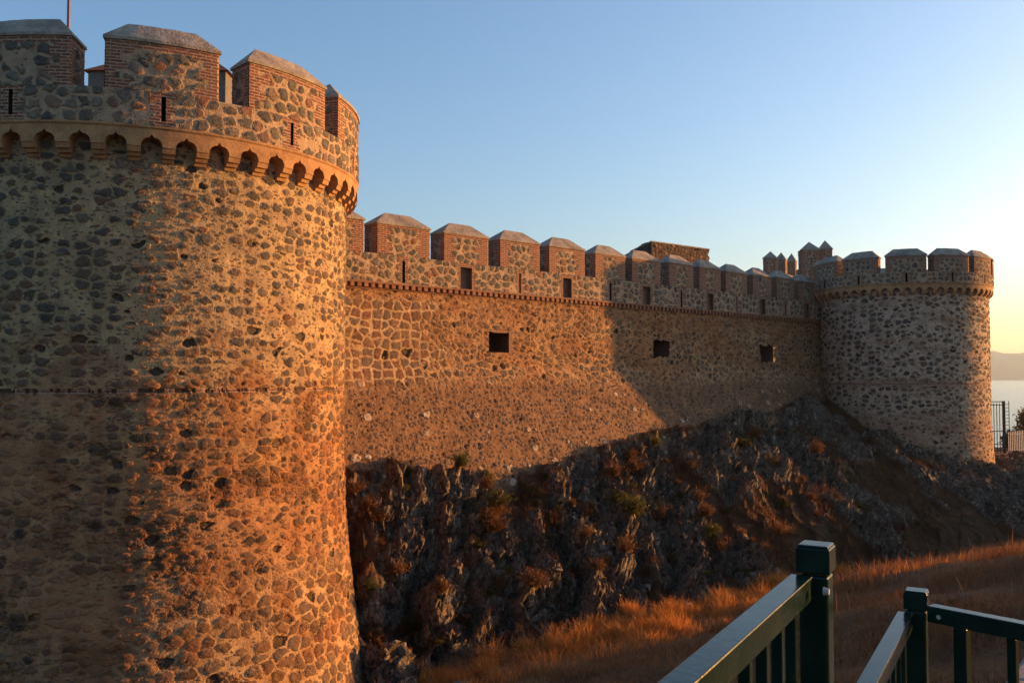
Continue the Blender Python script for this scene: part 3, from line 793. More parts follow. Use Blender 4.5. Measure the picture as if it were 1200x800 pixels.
def ground_pos(s, n):
    """wall coordinates of the broken surface: s, n, height, rock weight"""
    h, rock = ground_base(s, n)
    e = 0.35
    hs = (ground_base(s + e, n)[0] - ground_base(s - e, n)[0]) / (2 * e); hn = (ground_base(s, n + e)[0] - ground_base(s, n - e)[0]) / (2 * e)
    hs = np.clip(hs, -0.6, 0.6); hn = np.clip(hn, -1.8, 0.4)
    k = 1 / np.sqrt(1 + hs * hs + hn * hn)
    l = 0.6 * n - 0.8 * h                          # distance down the slope
    wx = 0.7 * fbm(s * 0.6, l * 0.6, 40, 3); wy = 0.5 * fbm(s * 0.9, l * 0.9, 45, 3)
    al, ac = 0.5 * s - 0.87 * l, 0.87 * s + 0.5 * l
    al2, ac2 = 0.75 * s + 0.66 * l, 0.66 * s - 0.75 * l
    g = gully(s, n)
    d = 0.70 * facets((ac + wx) * 0.48, (al + wy) * 0.38, 50, 1.4, 0.75) + 0.50 * facets((ac + wx) * 1.0, (al + wy) * 0.72, 60, 1.5, 0.7) + 0.28 * facets((ac2 + wy) * 2.0, (al2 + wx) * 1.6, 70, 1.6, 0.5) + 0.14 * facets(ac * 4.4 + 2 * wy, al * 3.6, 75, 1.8, 0.4) + 0.06 * facets(ac2 * 8.5, al2 * 7.0, 78, 1.8)
    amp = (1 - 0.72 * g) * (0.55 + 0.45 * sstep(38, 28, s)) * (0.35 + 0.65 * sstep(0.3, 2.2, n - np.where(s > 41, n, 1.0) ) if False else 1.0)
    d = d * amp * (1 - 0.72 * g * 0) + 0.55 * fbm(s * 0.25, l * 0.3, 80, 3) - 0.35 * g + 0.10 * fbm(s * 1.8, l * 1.8, 85, 4)
    d = d * rock
    v = (1 - rock) * (0.22 * fbm(s * 0.35, n * 0.35, 90, 4) + 0.05 * fbm(s * 2.5, n * 2.5, 95, 3)) * sstep(0.0, 3.0, np.hypot(s + 10.2, n - 27.6) - 2.0)
    return s - hs * k * d, n - hn * k * d, h + k * d + v, rock

def terrain():
    s = np.concatenate([np.arange(-120, -12, 6.0), np.arange(-12, 4.0, 0.3), np.arange(4.0, 47, 0.07), np.arange(47, 64, 0.2), np.arange(64, 130, 2.0), np.arange(130, 420, 15.0)])
    n = np.concatenate([np.arange(-120, -6, 6.0), np.arange(-6, 0, 0.5), np.arange(0, 12.5, 0.07), np.arange(12.5, 26, 0.16), np.arange(26, 40, 0.5), np.arange(40, 200, 8.0)])
    S, Nn = np.meshgrid(s, n, indexing='ij')
    S0, N0 = S, Nn
    S, Nn, H, rock = ground_pos(S0, N0)
    rock = rock * (1 - 0.9 * gully(S0, N0)) + 0.0
    back = sstep(-0.8, -1.6, Nn) * sstep(-3, 0, S) * sstep(50, 46, S)
    H = H * (1 - back) + back * -2.0
    far = sstep(60, 130, np.hypot(S - 15, Nn - 10)); H = H * (1 - far) + far * -33.0
    # keep the ground under the steps where the viewer stands
    X, Y = W(S, Nn)
    near = sstep(4.2, 2.4, np.hypot(X, Y)); H = H * (1 - near) + near * -2.6
    onrock = ground_base(S0, N0)[1]
    m = MB(); m.grid(X, Y, H, S0, onrock, rock, flip=True)
    b = NB("hillside"); P = b.node("ShaderNodeTexCoord").outputs['Object']
    rk = b.attr("brick"); gr = b.sep(b.uv())[1]
    nz = b.sep(b.node("ShaderNodeNewGeometry").outputs['True Normal'])[2]
    st = b.vmath('MULTIPLY', b.vmath('ADD', P, b.vmath('MULTIPLY', b.noise(P, 1.5, 3, col=True), (0.5, 0.5, 0.5))), (2.2, 0.9, 5.0))
    rn = b.noise(st, 1.6, 6, 0.7)
    cq = b.vmath('ADD', b.vmath('MULTIPLY', P, (1.0, 1.0, 1.0)), b.vmath('MULTIPLY', b.noise(P, 3.0, 3, col=True), (0.25, 0.25, 0.25)))
    ck = b.vor(b.vmath('MULTIPLY', cq, (4.2, 4.2, 2.2)), 'DISTANCE_TO_EDGE', 1.0, '3D')[0]
    cv = b.vor(b.vmath('MULTIPLY', cq, (4.2, 4.2, 2.2)), 'F1', 1.0, '3D')
    ck2 = b.vor(b.vmath('MULTIPLY', cq, (11.0, 11.0, 6.0)), 'F1', 1.0, '3D')
    blk = b.sep(cv['Color'])[0]; blk2 = b.sep(ck2['Color'])[1]
    rn2 = b.add(b.mul(rn, 0.55), b.add(b.mul(blk, 0.28), b.mul(blk2, 0.17)))
    rc = b.ramp(rn2, [(0.28, (0.04, 0.034, 0.032)), (0.40, (0.11, 0.088, 0.07)), (0.50, (0.22, 0.17, 0.12)), (0.58, (0.12, 0.10, 0.082)), (0.70, (0.36, 0.28, 0.20))])
    crack = b.step(0.05, 0.0, ck)
    rc = b.mix(b.mul(crack, 0.7), rc, (0.025, 0.02, 0.018))
    rc = b.mix(b.mul(b.step(0.56, 0.68, b.noise(P, 0.9, 5, 0.7)), 0.6), rc, (0.19, 0.085, 0.035))
    soil = b.mix(b.step(0.35, 0.65, b.noise(P, 1.8, 5, 0.7)), (0.13, 0.062, 0.03), (0.07, 0.04, 0.024))
    soil = b.mix(b.step(0.58, 0.68, b.noise(P, 1.1, 5, 0.7)), soil, (0.06, 0.055, 0.022))
    veg = b.mul(b.step(0.55, 0.85, b.add(nz, b.mul(b.sub(b.noise(P, 1.3, 5, 0.65), 0.5), 1.1))), 0.9)
    c = b.mix(b.math('MAXIMUM', veg, b.step(0.6, 0.3, rk)), rc, soil)
    grass = b.mix(b.step(0.35, 0.65, b.noise(P, 0.9, 5)), (0.26, 0.105, 0.038), (0.13, 0.055, 0.026))
    grass = b.mulc(grass, b.remap(b.noise(P, 22.0, 4, 0.7), 0.25, 0.75, 0.5, 1.4))
    c = b.mix(gr, grass, c)
    m.build("terrain", b.finish(c, 0.95, 0.12, bump=b.add(b.add(b.mul(rn, 0.8), b.mul(b.noise(P, 18.0, 5, 0.7), 0.35)), b.mul(rk, b.add(b.mul(blk, 0.9), b.sub(b.mul(blk2, 0.4), b.mul(crack, 0.5))))), bdist=0.12), smooth=False)
    tag(bpy.data.objects["terrain"], kind="structure")
terrain()

# ------------------------------------------------------------------ sea, far hills, haze
def sea():
    m = MB(); z = -30.0
    xs = np.concatenate([[-30000, -3000, -300], np.linspace(-100, 900, 6), [3000, 30000]]); ys = np.array([-3000, 0, 150, 600, 2500, 9000, 30000.0])
    X, Y = np.meshgrid(xs, ys, indexing='ij'); m.grid(X, Y, np.full(X.shape, z), flip=True)
    b = NB("sea_water"); P = b.node("ShaderNodeTexCoord").outputs['Object']
    w = b.add(b.noise(b.vmath('MULTIPLY', P, (0.3, 1, 1)), 0.25, 5, 0.6), b.mul(b.noise(b.vmath('MULTIPLY', P, (0.5, 1, 1)), 0.03, 4), 1.5))
    tag(m.build("sea", b.finish((0.02, 0.035, 0.045), 0.16, 0.5, bump=w, bdist=0.9)), kind="structure")
sea()

def hills():
    m = MB()
    # ridge line across the bay: a heightfield with real depth
    a = np.radians(np.linspace(-5, 62, 150)); r = np.linspace(8200, 12500, 34)
    A, Rr = np.meshgrid(a, r, indexing='ij')
    X, Y = Rr * np.sin(A), Rr * np.cos(A)
    t = (Rr - 8200) / 4300
    prof = sstep(0, 0.5, t) * sstep(1.05, 0.6, t)
    deg = np.degrees(A)
    ridge = 330 + 190 * fbm(deg * 0.35, t * 1.2, 5, 5) + 70 * np.sin(deg * 0.35 + 1.0)
    H = -31 + prof * np.clip(ridge + 130 * fbm(X / 900, Y / 900, 15, 5), 60, None)
    m.grid(X, Y, H, flip=True)
    b = NB("coastal_hills"); P = b.node("ShaderNodeTexCoord").outputs['Object']
    n = b.noise(P, 0.004, 6, 0.65)
    c = b.mix(b.step(0.4, 0.62, n), (0.06, 0.062, 0.05), (0.10, 0.09, 0.075))
    tag(m.build("hills", b.finish(c, 0.95, 0.1), smooth=True), kind="structure")
hills()

def haze():
    m = MB(); x0, x1, y0, y1, z0, z1 = -6000, 13500, -4000, 14000, -34, 440
    m.hexa([(x0, y0, z0), (x1, y0, z0), (x1, y1, z0), (x0, y1, z0), (x0, y0, z1), (x1, y0, z1), (x1, y1, z1), (x0, y1, z1)])
    b = NB("air")
    v = b.node("ShaderNodeVolumePrincipled")
    v.inputs['Color'].default_value = (0.66, 0.86, 1.0, 1); v.inputs['Density'].default_value = 7.5e-5; v.inputs['Anisotropy'].default_value = 0.36
    b.t.links.new(v.outputs[0], b.out.inputs['Volume'])
    tag(m.build("haze", b.m), kind="stuff")
haze()

# ------------------------------------------------------------------ buildings behind the wall
def rear_block():
    A = np.array([9.37, 60.0]); d = np.array([4.73, 3.8]); L = np.linalg.norm(d); d = d / L; nn = np.array([-d[1], d[0]])
    root = empty('stone_block_building', (float(A[0] + d[0] * 3), float(A[1] + d[1] * 3), 0.0), "low flat topped block of rough red rubble rising behind the wall merlons", "building")
    w = 1.9; res = 0.07; top = 9.08
    loop = [(0, 0, 0)]
    u = np.arange(0, 2 * (L + w) + res, res); 
    def at(t):
        t = t % (2 * (L + w))
        x = np.where(t < L, t, np.where(t < L + w, L, np.where(t < 2 * L + w, 2 * L + w - t, 0)))
        y = np.where(t < L, 0, np.where(t < L + w, t - L, np.where(t < 2 * L + w, w, 2 * L + 2 * w - t)))
        return x, y
    zz = np.arange(5.5, top + 0.01, res)
    Uu, Z = np.meshgrid(u, zz, indexing='ij'); x, y = at(Uu)
    Z2 = np.minimum(Z, top - 0.5 * np.clip((y - 0.6) / 1.3, 0, 1) - 0.02 + 0.05 * fbm(Uu * 0.8, Z * 0 + 2, 7))
    m = MB(); m.grid(A[0] + d[0] * x + nn[0] * y, A[1] + d[1] * x + nn[1] * y, Z2, Uu, Z)
    o = m.build('wall', M['rear'], smooth=True); o.parent = root; o.matrix_parent_inverse = Matrix.Translation(-root.location)
    m = MB(); p = []
    for (x_, y_, z_) in ((-0.04, -0.04, top - 0.04), (L + 0.04, -0.04, top - 0.04), (L + 0.04, w + 0.04, top - 0.52), (-0.04, w + 0.04, top - 0.52)):
        p.append((A[0] + d[0] * x_ + nn[0] * y_, A[1] + d[1] * x_ + nn[1] * y_, z_))
    m.hexa(p + [(a, b, z + 0.08) for a, b, z in p])
    o = m.build('roof', M['cap']); o.parent = root; o.matrix_parent_inverse = Matrix.Translation(-root.location)
rear_block()

def pointed(root, inv, x, y, w, l, z0, ze, za, rz):
    m = MB(); res = 0.07
    per = np.concatenate([np.arange(0, 2 * (w + l), res), [2 * (w + l)]]); zz = np.arange(z0, ze + res, res); zz[-1] = ze
    U, Z = np.meshgrid(per, zz, indexing='ij'); t = U
    px = np.where(t < w, t, np.where(t < w + l, w, np.where(t < 2 * w + l, 2 * w + l - t, 0))) - w / 2
    py = np.where(t < w, 0, np.where(t < w + l, t - w, np.where(t < 2 * w + l, l, 2 * w + 2 * l - t))) - l / 2
    c, s = math.cos(rz), math.sin(rz)
    b = np.array([0, w, w + l, 2 * w + l, 2 * (w + l)]); du = np.min(np.abs(U[..., None] - b), -1)
    m.grid(x + px * c - py * s, y + px * s + py * c, Z, U + x * 3, Z, (du < 0.25 + 0.1 * (np.floor(Z / 0.23) % 2)) * 1.0)
    o = m.build('merlon', M['parfar'], smooth=True); o.parent = root; o.matrix_parent_inverse = inv
    q = MB(); v = []
    for z, e in ((ze - 0.03, 0.06), (ze + 0.04, 0.06)):
        for sx, sy in ((-1, -1), (1, -1), (1, 1), (-1, 1)):
            a_, b_ = sx * (w / 2 + e), sy * (l / 2 + e); v.append((x + a_ * c - b_ * s, y + a_ * s + b_ * c, z))
    rl = max(0, l / 2 - w / 2)
    for sy in (-1, 1): v.append((x + rl * sy * -s, y + rl * sy * c, za))
    q.add(v, [(3, 2, 1, 0), (0, 1, 5, 4), (1, 2, 6, 5), (2, 3, 7, 6), (3, 0, 4, 7), (5, 6, 9, 8), (7, 4, 8, 9)])
    q.f.append(np.array([(4, 5, 8), (6, 7, 9)]))
    k = q.build('coping', M['cap']); k.parent = o
def rear_walls():
    root = empty('rear_battlement', (23.3, 79, 4.0), "far battlement with three small pointed merlons left of the far tower", "battlement")
    inv = Matrix.Translation(-root.location)
    pts = [(21.75, 75.0, 1.02), (24.0, 79.5, 0.82), (26.4, 84.2, 0.76)]
    dv = np.array([26.4 - 21.75, 84.2 - 75.0]); rz = math.atan2(dv[1], dv[0]) - math.pi / 2
    for x, y, w in pts:
        pointed(root, inv, x, y, w, w * 1.15, 8.5 + (y - 75) * 0.08, 9.85 + (y - 75) * 0.105, 10.5 + (y - 75) * 0.12, rz)
    m = MB(); d = dv / np.linalg.norm(dv); L = np.linalg.norm(dv) + 1.4; q = np.array([d[1], -d[0]])
    zz = np.arange(4, 8.9, 0.1)
    for side in (0.52, -0.52):
        S_, Z = np.meshgrid(np.arange(-0.6, L, 0.1), zz, indexing='ij'); zt = Z + (Z - 4) / 4.9 * S_ * 0.05
        m.grid(21.75 + d[0] * S_ + q[0] * side, 75 + d[1] * S_ + q[1] * side, zt, S_, Z, flip=side < 0)
    Y_, Z = np.meshgrid(np.array([-0.52, 0.0, 0.52]), zz, indexing='ij'); m.grid(21.75 - 0.6 * d[0] + q[0] * Y_, 75 - 0.6 * d[1] + q[1] * Y_, Z - 0.05, Y_, Z)
    o = m.build('wall', M['parfar'], smooth=True); o.parent = root; o.matrix_parent_inverse = inv
    # taller square turret hidden by the far tower up to its battlements
    root = empty('square_turret', (26.0, 77.5, 4.0), "square turret with tall pointed brick merlons directly behind the far tower", "turret")
    inv = Matrix.Translation(-root.location); rz = math.atan2(D[1], D[0]) - math.pi / 2 + R(40)
    m = MB(); cx, cy = 25.9, 76.9
    per = [(-1.1, -1.1), (1.6, -1.1), (1.6, 1.6), (-1.1, 1.6), (-1.1, -1.1)]; c, s = math.cos(rz), math.sin(rz)
    zz = np.arange(4, 9.4, 0.1); u0 = 0
    for (ax, ay), (bx, by) in zip(per[:-1], per[1:]):
        L = math.hypot(bx - ax, by - ay); T, Z = np.meshgrid(np.linspace(0, 1, int(L / 0.1) + 1), zz, indexing='ij')
        px, py = ax + (bx - ax) * T, ay + (by - ay) * T
        m.grid(cx + px * c - py * s, cy + px * s + py * c, Z, T * L + u0, Z, ((T * L < 0.3) | (T * L > L - 0.3)) * 1.0); u0 += L
    m.add([(cx + a * c - b * s, cy + a * s + b * c, 9.25) for a, b in per[:4]], [(0, 1, 2, 3)])
    o = m.build('wall', M['parfar'], smooth=True); o.parent = root; o.matrix_parent_inverse = inv
    for px, py, w, e in ((-0.35, -0.35, 1.5, 0.0), (0.95, -0.45, 1.0, 0.05), (-0.4, 1.0, 1.0, -0.1)):
        pointed(root, inv, cx + px * c - py * s, cy + px * s + py * c, w, w, 9.24, 10.75 + e, 11.55 + e * 2, rz)
rear_walls()

# ------------------------------------------------------------------ flagpole
M['pole'] = mat_plain("oxblood_pole_paint", (0.30, 0.05, 0.045), (0.22, 0.045, 0.04), 6.0, rough=0.4, bump=0.05, spec=0.5)
def flagpole():
    root = empty('flagpole', (-14.35, 28.55, 5.85), "slender red painted pole standing on top of the big left tower", "flagpole")
    for name, parts in (('pole', [((0, 0, 0), (0, 0, 11), 0.055, 0.035)]), ('base_collar', [((0, 0, 0), (0, 0, 0.25), 0.13, 0.10)]), ('finial', [((0, 0, 11), (0, 0, 11.12), 0.03, 0.08), ((0, 0, 11.12), (0, 0, 11.25), 0.08, 0.01)]), ('halyard', [((0.075, -0.02, 1.0), (0.05, -0.02, 10.9), 0.008, 0.008)])):
        m = MB()
        for p0, p1, r0, r1 in parts: m.tube(p0, p1, r0, r1, 14)
        m.build(name, M['pole'] if name != 'halyard' else M['ledge'], root, smooth=False)
flagpole()

M['hutwall'] = mat_plain("grey_hut_plaster", (0.17, 0.145, 0.12), (0.12, 0.105, 0.09), 2.0, bump=0.6, bdist=0.03)
M['tile'] = mat_plain("orange_roof_tile", (0.42, 0.13, 0.05), (0.30, 0.09, 0.04), 5.0, bump=0.6, bdist=0.03)
def hut():
    root = empty('stair_hut', (-11.6, 29.9, 5.85), "grey plastered hut with orange tile roof on top of the big tower, behind its merlons", "hut")
    m = MB(); m.box((0, 0, 2.05), (4.5, 2.0, 4.1)); m.build('wall', M['hutwall'], root, bevel=0.02)
    m = MB(); e = 0.12
    v = [(-2.25 - e, -1 - e, 4.105), (2.25 + e, -1 - e, 4.105), (2.25 + e, 1 + e, 4.105), (-2.25 - e, 1 + e, 4.105), (-1.5, 0, 4.85), (1.5, 0, 4.85)]
    m.add(v, [(3, 2, 1, 0), (0, 1, 5, 4), (2, 3, 4, 5)]); m.f.append(np.array([(1, 2, 5), (3, 0, 4)])); m.build('roof', M['tile'], root)
    m = MB(); m.box((0.6, -1.012, 1.0), (0.9, 0.05, 2.0)); m.build('door', M['bark2'], root)
M['bark2'] = mat_plain("brown_door_wood", (0.10, 0.06, 0.035), (0.07, 0.04, 0.025), 8.0)
hut()

# ------------------------------------------------------------------ green metal railings in the foreground
def mat_paint():
    b = NB("dark_green_gloss_paint"); P = b.node("ShaderNodeTexCoord").outputs['Object']
    n = b.noise(P, 9.0, 5, 0.7)
    c = b.mix(b.step(0.4, 0.7, n), (0.004, 0.015, 0.010), (0.007, 0.020, 0.014))
    dust = b.step(0.55, 0.75, b.noise(P, 40.0, 4, 0.7))
    c = b.mix(b.mul(dust, 0.10), c, (0.05, 0.05, 0.042))
    chip = b.step(0.735, 0.75, b.noise(P, 28.0, 3, 0.6))
    c = b.mix(chip, c, (0.10, 0.045, 0.025))
    r = b.add(b.remap(n, 0.3, 0.7, 0.15, 0.22), b.mul(dust, 0.10))
    return b.finish(c, r, 0.17, bump=b.add(b.mul(b.noise(P, 60.0, 3), 0.3), b.mul(n, 0.3)), bdist=0.002)
M['paint'] = mat_paint()
M['steel'] = mat_plain("worn_bolt_steel", (0.45, 0.42, 0.38), (0.30, 0.28, 0.25), 30.0, rough=0.35, bump=0.1, spec=0.6)
RH = R(30.2)
rd = np.array([math.sin(RH), math.cos(RH)])              # rail direction, away from the viewer
rz_rail = -RH                                             # box local +Y along rd
def post(root, p, top, bot, k=0.062):
    m = MB(); m.box((0, 0, (top - 0.062 + bot) / 2), (k, k, top - 0.062 - bot), rz_rail)
    o = m.build('post', M['paint'], root, bevel=0.006); o.location = (p[0], p[1], 0)
    m = MB(); m.box((0, 0, top - 0.0295), (k + 0.010, k + 0.010, 0.055), rz_rail); m.box((0, 0, top + 0.0005), (k + 0.004, k + 0.004, 0.006), rz_rail)
    c = m.build('cap', M['paint'], o, bevel=0.004)
    m = MB(); m.box((0, 0, bot + 0.006), (0.16, 0.16, 0.012), rz_rail); m.build('foot_plate', M['paint'], o, bevel=0.003)
    return o
def rail(root, p, d, L, ztop, bot, w=0.048, h=0.052, sp=0.115, bal=0.022, first=None):
    """bar from p along plan direction d; balusters hang below it"""
    d = np.asarray(d) / np.linalg.norm(d); rz = math.atan2(d[1], d[0]) - math.pi / 2
    m = MB(); c = p + d * L / 2; m.box((0, 0, ztop - h / 2), (w, L, h), rz)
    o = m.build('top_rail', M['paint'], root, bevel=0.003); o.location = (c[0], c[1], 0)
    m = MB(); m.box((0, 0, bot + 0.10), (0.034, L, 0.034), rz)
    o = m.build('bottom_rail', M['paint'], root, bevel=0.004); o.location = (c[0], c[1], 0)
    t = 0.10; i = 0
    while t < L - 0.03:
        k = first if (first and i == 0) else bal
        m = MB(); q = p + d * t
        m.box((0, 0, (ztop - h + bot + 0.117) / 2), (k, k, ztop - h - bot - 0.117 - 0.002), rz)
        o = m.build('baluster', M['paint'], root, bevel=0.003); o.location = (q[0], q[1], 0)
        t += sp; i += 1
def railings():
    P1 = np.array([0.672, 2.0]); P2 = np.array([1.34, 3.0])
    root = empty('metal_railing', (P1[0], P1[1], -1.55), "green metal railing ending in the taller square post, nearest the viewer", "railing", "green railings")
    inv = Matrix.Translation(-root.location)
    post(root, P1, -0.372, -1.55)
    rail(root, P1 - rd * 0.041 + np.array([-0.019, 0.011]), -rd, 2.9, -0.432, -1.55)
    post(root, P1 - rd * 2.98, -0.372, -1.55)
    m = MB(); b = P1 + np.array([math.cos(RH), -math.sin(RH)]) * 0.0275 - rd * 0.03
    m.tube((0, 0, 0), (0.012 * math.cos(RH), -0.012 * math.sin(RH), 0), 0.009, 0.006, 12)
    o = m.build('bolt', M['steel'], root); o.location = (b[0] - rd[0] * 0.03, b[1] - rd[1] * 0.03, -0.458)
    for c in root.children: c.matrix_parent_inverse = inv
    root = empty('metal_railing', (P2[0], P2[1], -1.92), "lower green metal railing turning a corner at a short square post", "railing", "green railings")
    inv = Matrix.Translation(-root.location)
    post(root, P2, -0.708, -1.92)
    rail(root, P2 - rd * 0.041 + np.array([-0.026, 0.015]), -rd, 1.02, -0.772, -1.92)
    d3 = np.array([0.651, -0.759])
    rail(root, P2 + d3 * 0.045, d3, 1.9, -0.745, -1.92, first=0.04, sp=0.15, bal=0.026)
    post(root, P2 + d3 * 2.0, -0.708, -1.92)
    for dx in (0.03,):
        m = MB(); m.tube((0, 0, 0), (-0.010 * rd[0], -0.010 * rd[1], 0), 0.008, 0.005, 12)
        q = P2 + d3 * 0.075 - rd * 0.024; o = m.build('bolt', M['steel'], root); o.location = (q[0], q[1], -0.775)
    for c in root.children: c.matrix_parent_inverse = inv
railings()

def steps():
    m = MB(); c, s = math.cos(rz_rail), math.sin(rz_rail)
    def slab(x0, x1, y0, y1, z0, z1):
        p = []
        for z in (z0, z1):
            for x, y in ((x0, y0), (x1, y0), (x1, y1), (x0, y1)): p.append((x * c - y * s, x * s + y * c, z))
        m.hexa(p)
    slab(-0.6, 3.2, -3.5, 2.12, -2.9, -1.55)
    slab(-0.59, 3.1, 2.125, 2.45, -2.9, -1.75)
    slab(-0.6, 3.2, 2.455, 3.45, -2.9, -1.92)
    tag(m.build("paved_steps", mat_plain("grey_paving_stone", (0.28, 0.25, 0.22), (0.20, 0.18, 0.16), 3.0), bevel=0.01), kind="structure")
steps()

def low_wall():
    b = NB("weathered_grey_wall_stone"); P = b.node("ShaderNodeTexCoord").outputs['Object']
    n = b.noise(P, 6.0, 6, 0.7)
    c = b.mix(b.step(0.35, 0.65, n), (0.30, 0.25, 0.22), (0.19, 0.16, 0.145)); c = b.mulc(c, b.remap(b.noise(P, 45, 4, 0.7), 0.25, 0.75, 0.65, 1.3))
    mt = b.finish(c, 0.9, 0.2, bump=b.add(n, b.mul(b.noise(P, 40.0, 4, 0.7), 0.4)), bdist=0.03)
    hd = math.atan2(0.36, 0.46); d = np.array([math.sin(hd), math.cos(hd)]); q = np.array([d[1], -d[0]])
    root = empty('garden_wall', (2.9, 4.8, -2.4), "low grey stone wall at the lower right corner beyond the railing", "wall")
    inv = Matrix.Translation(-root.location)
    m = MB(); a = np.array([2.11, 3.86]) - d * 1.1
    T, V = np.meshgrid(np.linspace(0, 5.5, 90), np.linspace(0, 1, 12), indexing='ij')
    prof = [(0.0, -2.9), (0.0, -1.48), (0.5, -1.48), (0.5, -2.9)]
    for (n0, z0), (n1, z1) in zip(prof[:-1], prof[1:]):
        nn = n0 + (n1 - n0) * V; z = z0 + (z1 - z0) * V
        m.grid(a[0] + d[0] * T + q[0] * nn, a[1] + d[1] * T + q[1] * nn, z, flip=True)
    o = m.build('wall_body', mt); o.parent = root; o.matrix_parent_inverse = inv
    t = 0.0
    while t < 5.4:
        L = 0.55 + 0.25 * random.random(); e = 0.012
        m = MB(); p = []
        for z in (-1.476, -1.32 + random.uniform(-0.012, 0.012)):
            for t_, n_ in ((t + e, -0.03), (min(t + L, 5.5) - e, -0.03), (min(t + L, 5.5) - e, 0.53), (t + e, 0.53)):
                x_, y_ = a + d * t_ + q * n_; p.append((x_, y_, z))
        m.hexa(p[:4][::-1] + p[4:][::-1]); o = m.build('coping_stone', mt, bevel=0.02); o.parent = root; o.matrix_parent_inverse = inv
        t += L
low_wall()

# ------------------------------------------------------------------ fence and trees beyond the far tower
M['iron'] = mat_plain("black_iron", (0.02, 0.02, 0.022), (0.04, 0.035, 0.03), 8.0, rough=0.5, bump=0.1, spec=0.4)
M['white'] = mat_plain("pale_painted_fence", (0.55, 0.52, 0.48), (0.42, 0.40, 0.37), 6.0, rough=0.6, bump=0.1)
def gate():
    root = empty('iron_gate', (33.5, 62.5, -6.0), "tall dark iron bar gate beside the far tower, in front of the sea", "gate")
    x0, x1, y = -0.9, 0.72, 0.0; zb, zt = 0.0, 4.30
    for x, w in ((x0, 0.07), (x1, 0.17)):
        m = MB(); m.box((x, y, (zb + zt) / 2), (w, 0.12, zt - zb)); m.build('gate_post', M['iron'], root, bevel=0.01)
    for z in (zt - 0.05, zt - 0.28, 2.2, 1.3, 0.25):
        m = MB(); m.box(((x0 + x1) / 2, y, z), (x1 - x0 - 0.13, 0.05, 0.055)); m.build('crossbar', M['iron'], root)
    k = 0; x = x0 + 0.16
    while x < x1 - 0.12:
        m = MB(); m.box((x, y + 0.055, zt / 2 + 0.05), (0.035, 0.035, zt - 0.4)); m.build('bar', M['iron'], root); x += 0.2
    z = 1.9
    while z < zt:
        m = MB(); m.box((x1 + 0.26, y + 0.1, z), (0.34, 0.04, 0.035)); m.build('side_rung', M['iron'], root); z += 0.24
    m = MB(); m.box((x1 + 0.42, y + 0.1, zt / 2), (0.035, 0.04, zt)); m.build('side_stile', M['iron'], root)
gate()
def picket_fence():
    root = empty('picket_fence', (38.0, 67.0, -6.0), "pale low picket fence running away right of the iron gate", "fence")
    inv = Matrix.Translation(-root.location)
    p0, p1 = np.array([35.6, 64.5]), np.array([44.0, 70.0]); d = (p1 - p0); L = np.linalg.norm(d); d = d / L; rz = math.atan2(d[1], d[0])
    def base(t): return -5.75 + 0.02 * t
    for z in (0.35, 1.5):
        m = MB(); c = (p0 + p1) / 2; m.box((c[0], c[1], base(L / 2) + z), (L, 0.05, 0.07), rz); o = m.build('fence_rail', M['white']); o.parent = root; o.matrix_parent_inverse = inv
    t = 0.0
    while t < L:
        q = p0 + d * t; m = MB(); m.box((q[0], q[1] - 0.05, base(t) + 0.9), (0.055, 0.035, 1.8), rz)
        o = m.build('picket', M['white']); o.parent = root; o.matrix_parent_inverse = inv; t += 0.24
picket_fence()

def leaf_mat(name, c1, c2, tr=None):
    b = NB(name); P = b.node("ShaderNodeTexCoord").outputs['Object']
    i = b.node("ShaderNodeNewGeometry").outputs['Random Per Island']
    ob = b.node("ShaderNodeObjectInfo").outputs['Random']
    c = b.mix(b.add(b.mul(i, 0.6), b.mul(ob, 0.4)), c1, c2); c = b.mulc(c, b.remap(ob, 0, 1, 0.6, 1.25)); c = b.mulc(c, b.remap(b.noise(P, 1.7, 3), 0.25, 0.75, 0.6, 1.4))
    return b.finish(c, 0.7, 0.15, trans=tr)
M['tree'] = leaf_mat("olive_brown_leaves", (0.06, 0.06, 0.025), (0.13, 0.09, 0.04), (0.10, 0.07, 0.02))
M['bark'] = mat_plain("grey_bark", (0.12, 0.09, 0.065), (0.07, 0.055, 0.04), 8.0)
def leaves(m, C, nl, size, rr, up=0.3):
    """nl leaf quads at centres C (k,3)"""
    v = rr.normal(size=(nl, 3)); v /= np.linalg.norm(v, axis=1)[:, None]
    a = np.cross(v, rr.normal(size=(nl, 3))); a /= np.linalg.norm(a, axis=1)[:, None] + 1e-9
    b = np.cross(v, a); s = size * (0.6 + 0.8 * rr.random(nl))[:, None]
    q = np.stack([C - a * s, C - b * s * 0.45, C + a * s, C + b * s * 0.45], 1).reshape(-1, 3)
    m.add(q, np.arange(nl * 4).reshape(-1, 4))
def tree(x, y, zb, H, rad, seed, label):
    rr = np.random.default_rng(seed)
    root = empty('broadleaf_tree', (x, y, zb), label, "tree", "trees beyond the fence")
    m = MB(); m.tube((0, 0, -0.5), (0.1, 0, H * 0.55), 0.22, 0.13, 9)
    tips = []
    for k in range(7):
        a = k * 0.9 + rr.random(); t = (math.cos(a) * rad * 0.6, math.sin(a) * rad * 0.6, H * (0.68 + 0.22 * rr.random())); m.tube((0.1, 0, H * (0.38 + 0.02 * k)), t, 0.09, 0.03, 6); tips.append(t)
    m.build('trunk', M['bark'], root)
    m = MB(); cl = []
    for k in range(34):
        v = rr.normal(size=3); v /= np.linalg.norm(v); cl.append(np.array([0, 0, H * 0.80]) + v * np.array([rad, rad, H * 0.2]) * (0.45 + 0.6 * rr.random()))
    for c in cl + [np.array(t) for t in tips]:
        k = 70; leaves(m, c + rr.normal(size=(k, 3)) * rad * 0.2, k, 0.16, rr)
    m.build('crown', M['tree'], root)
tree(46.6, 80.0, -10.6, 7.6, 1.5, 3, "bushy olive brown tree behind the pale fence, at the right edge")
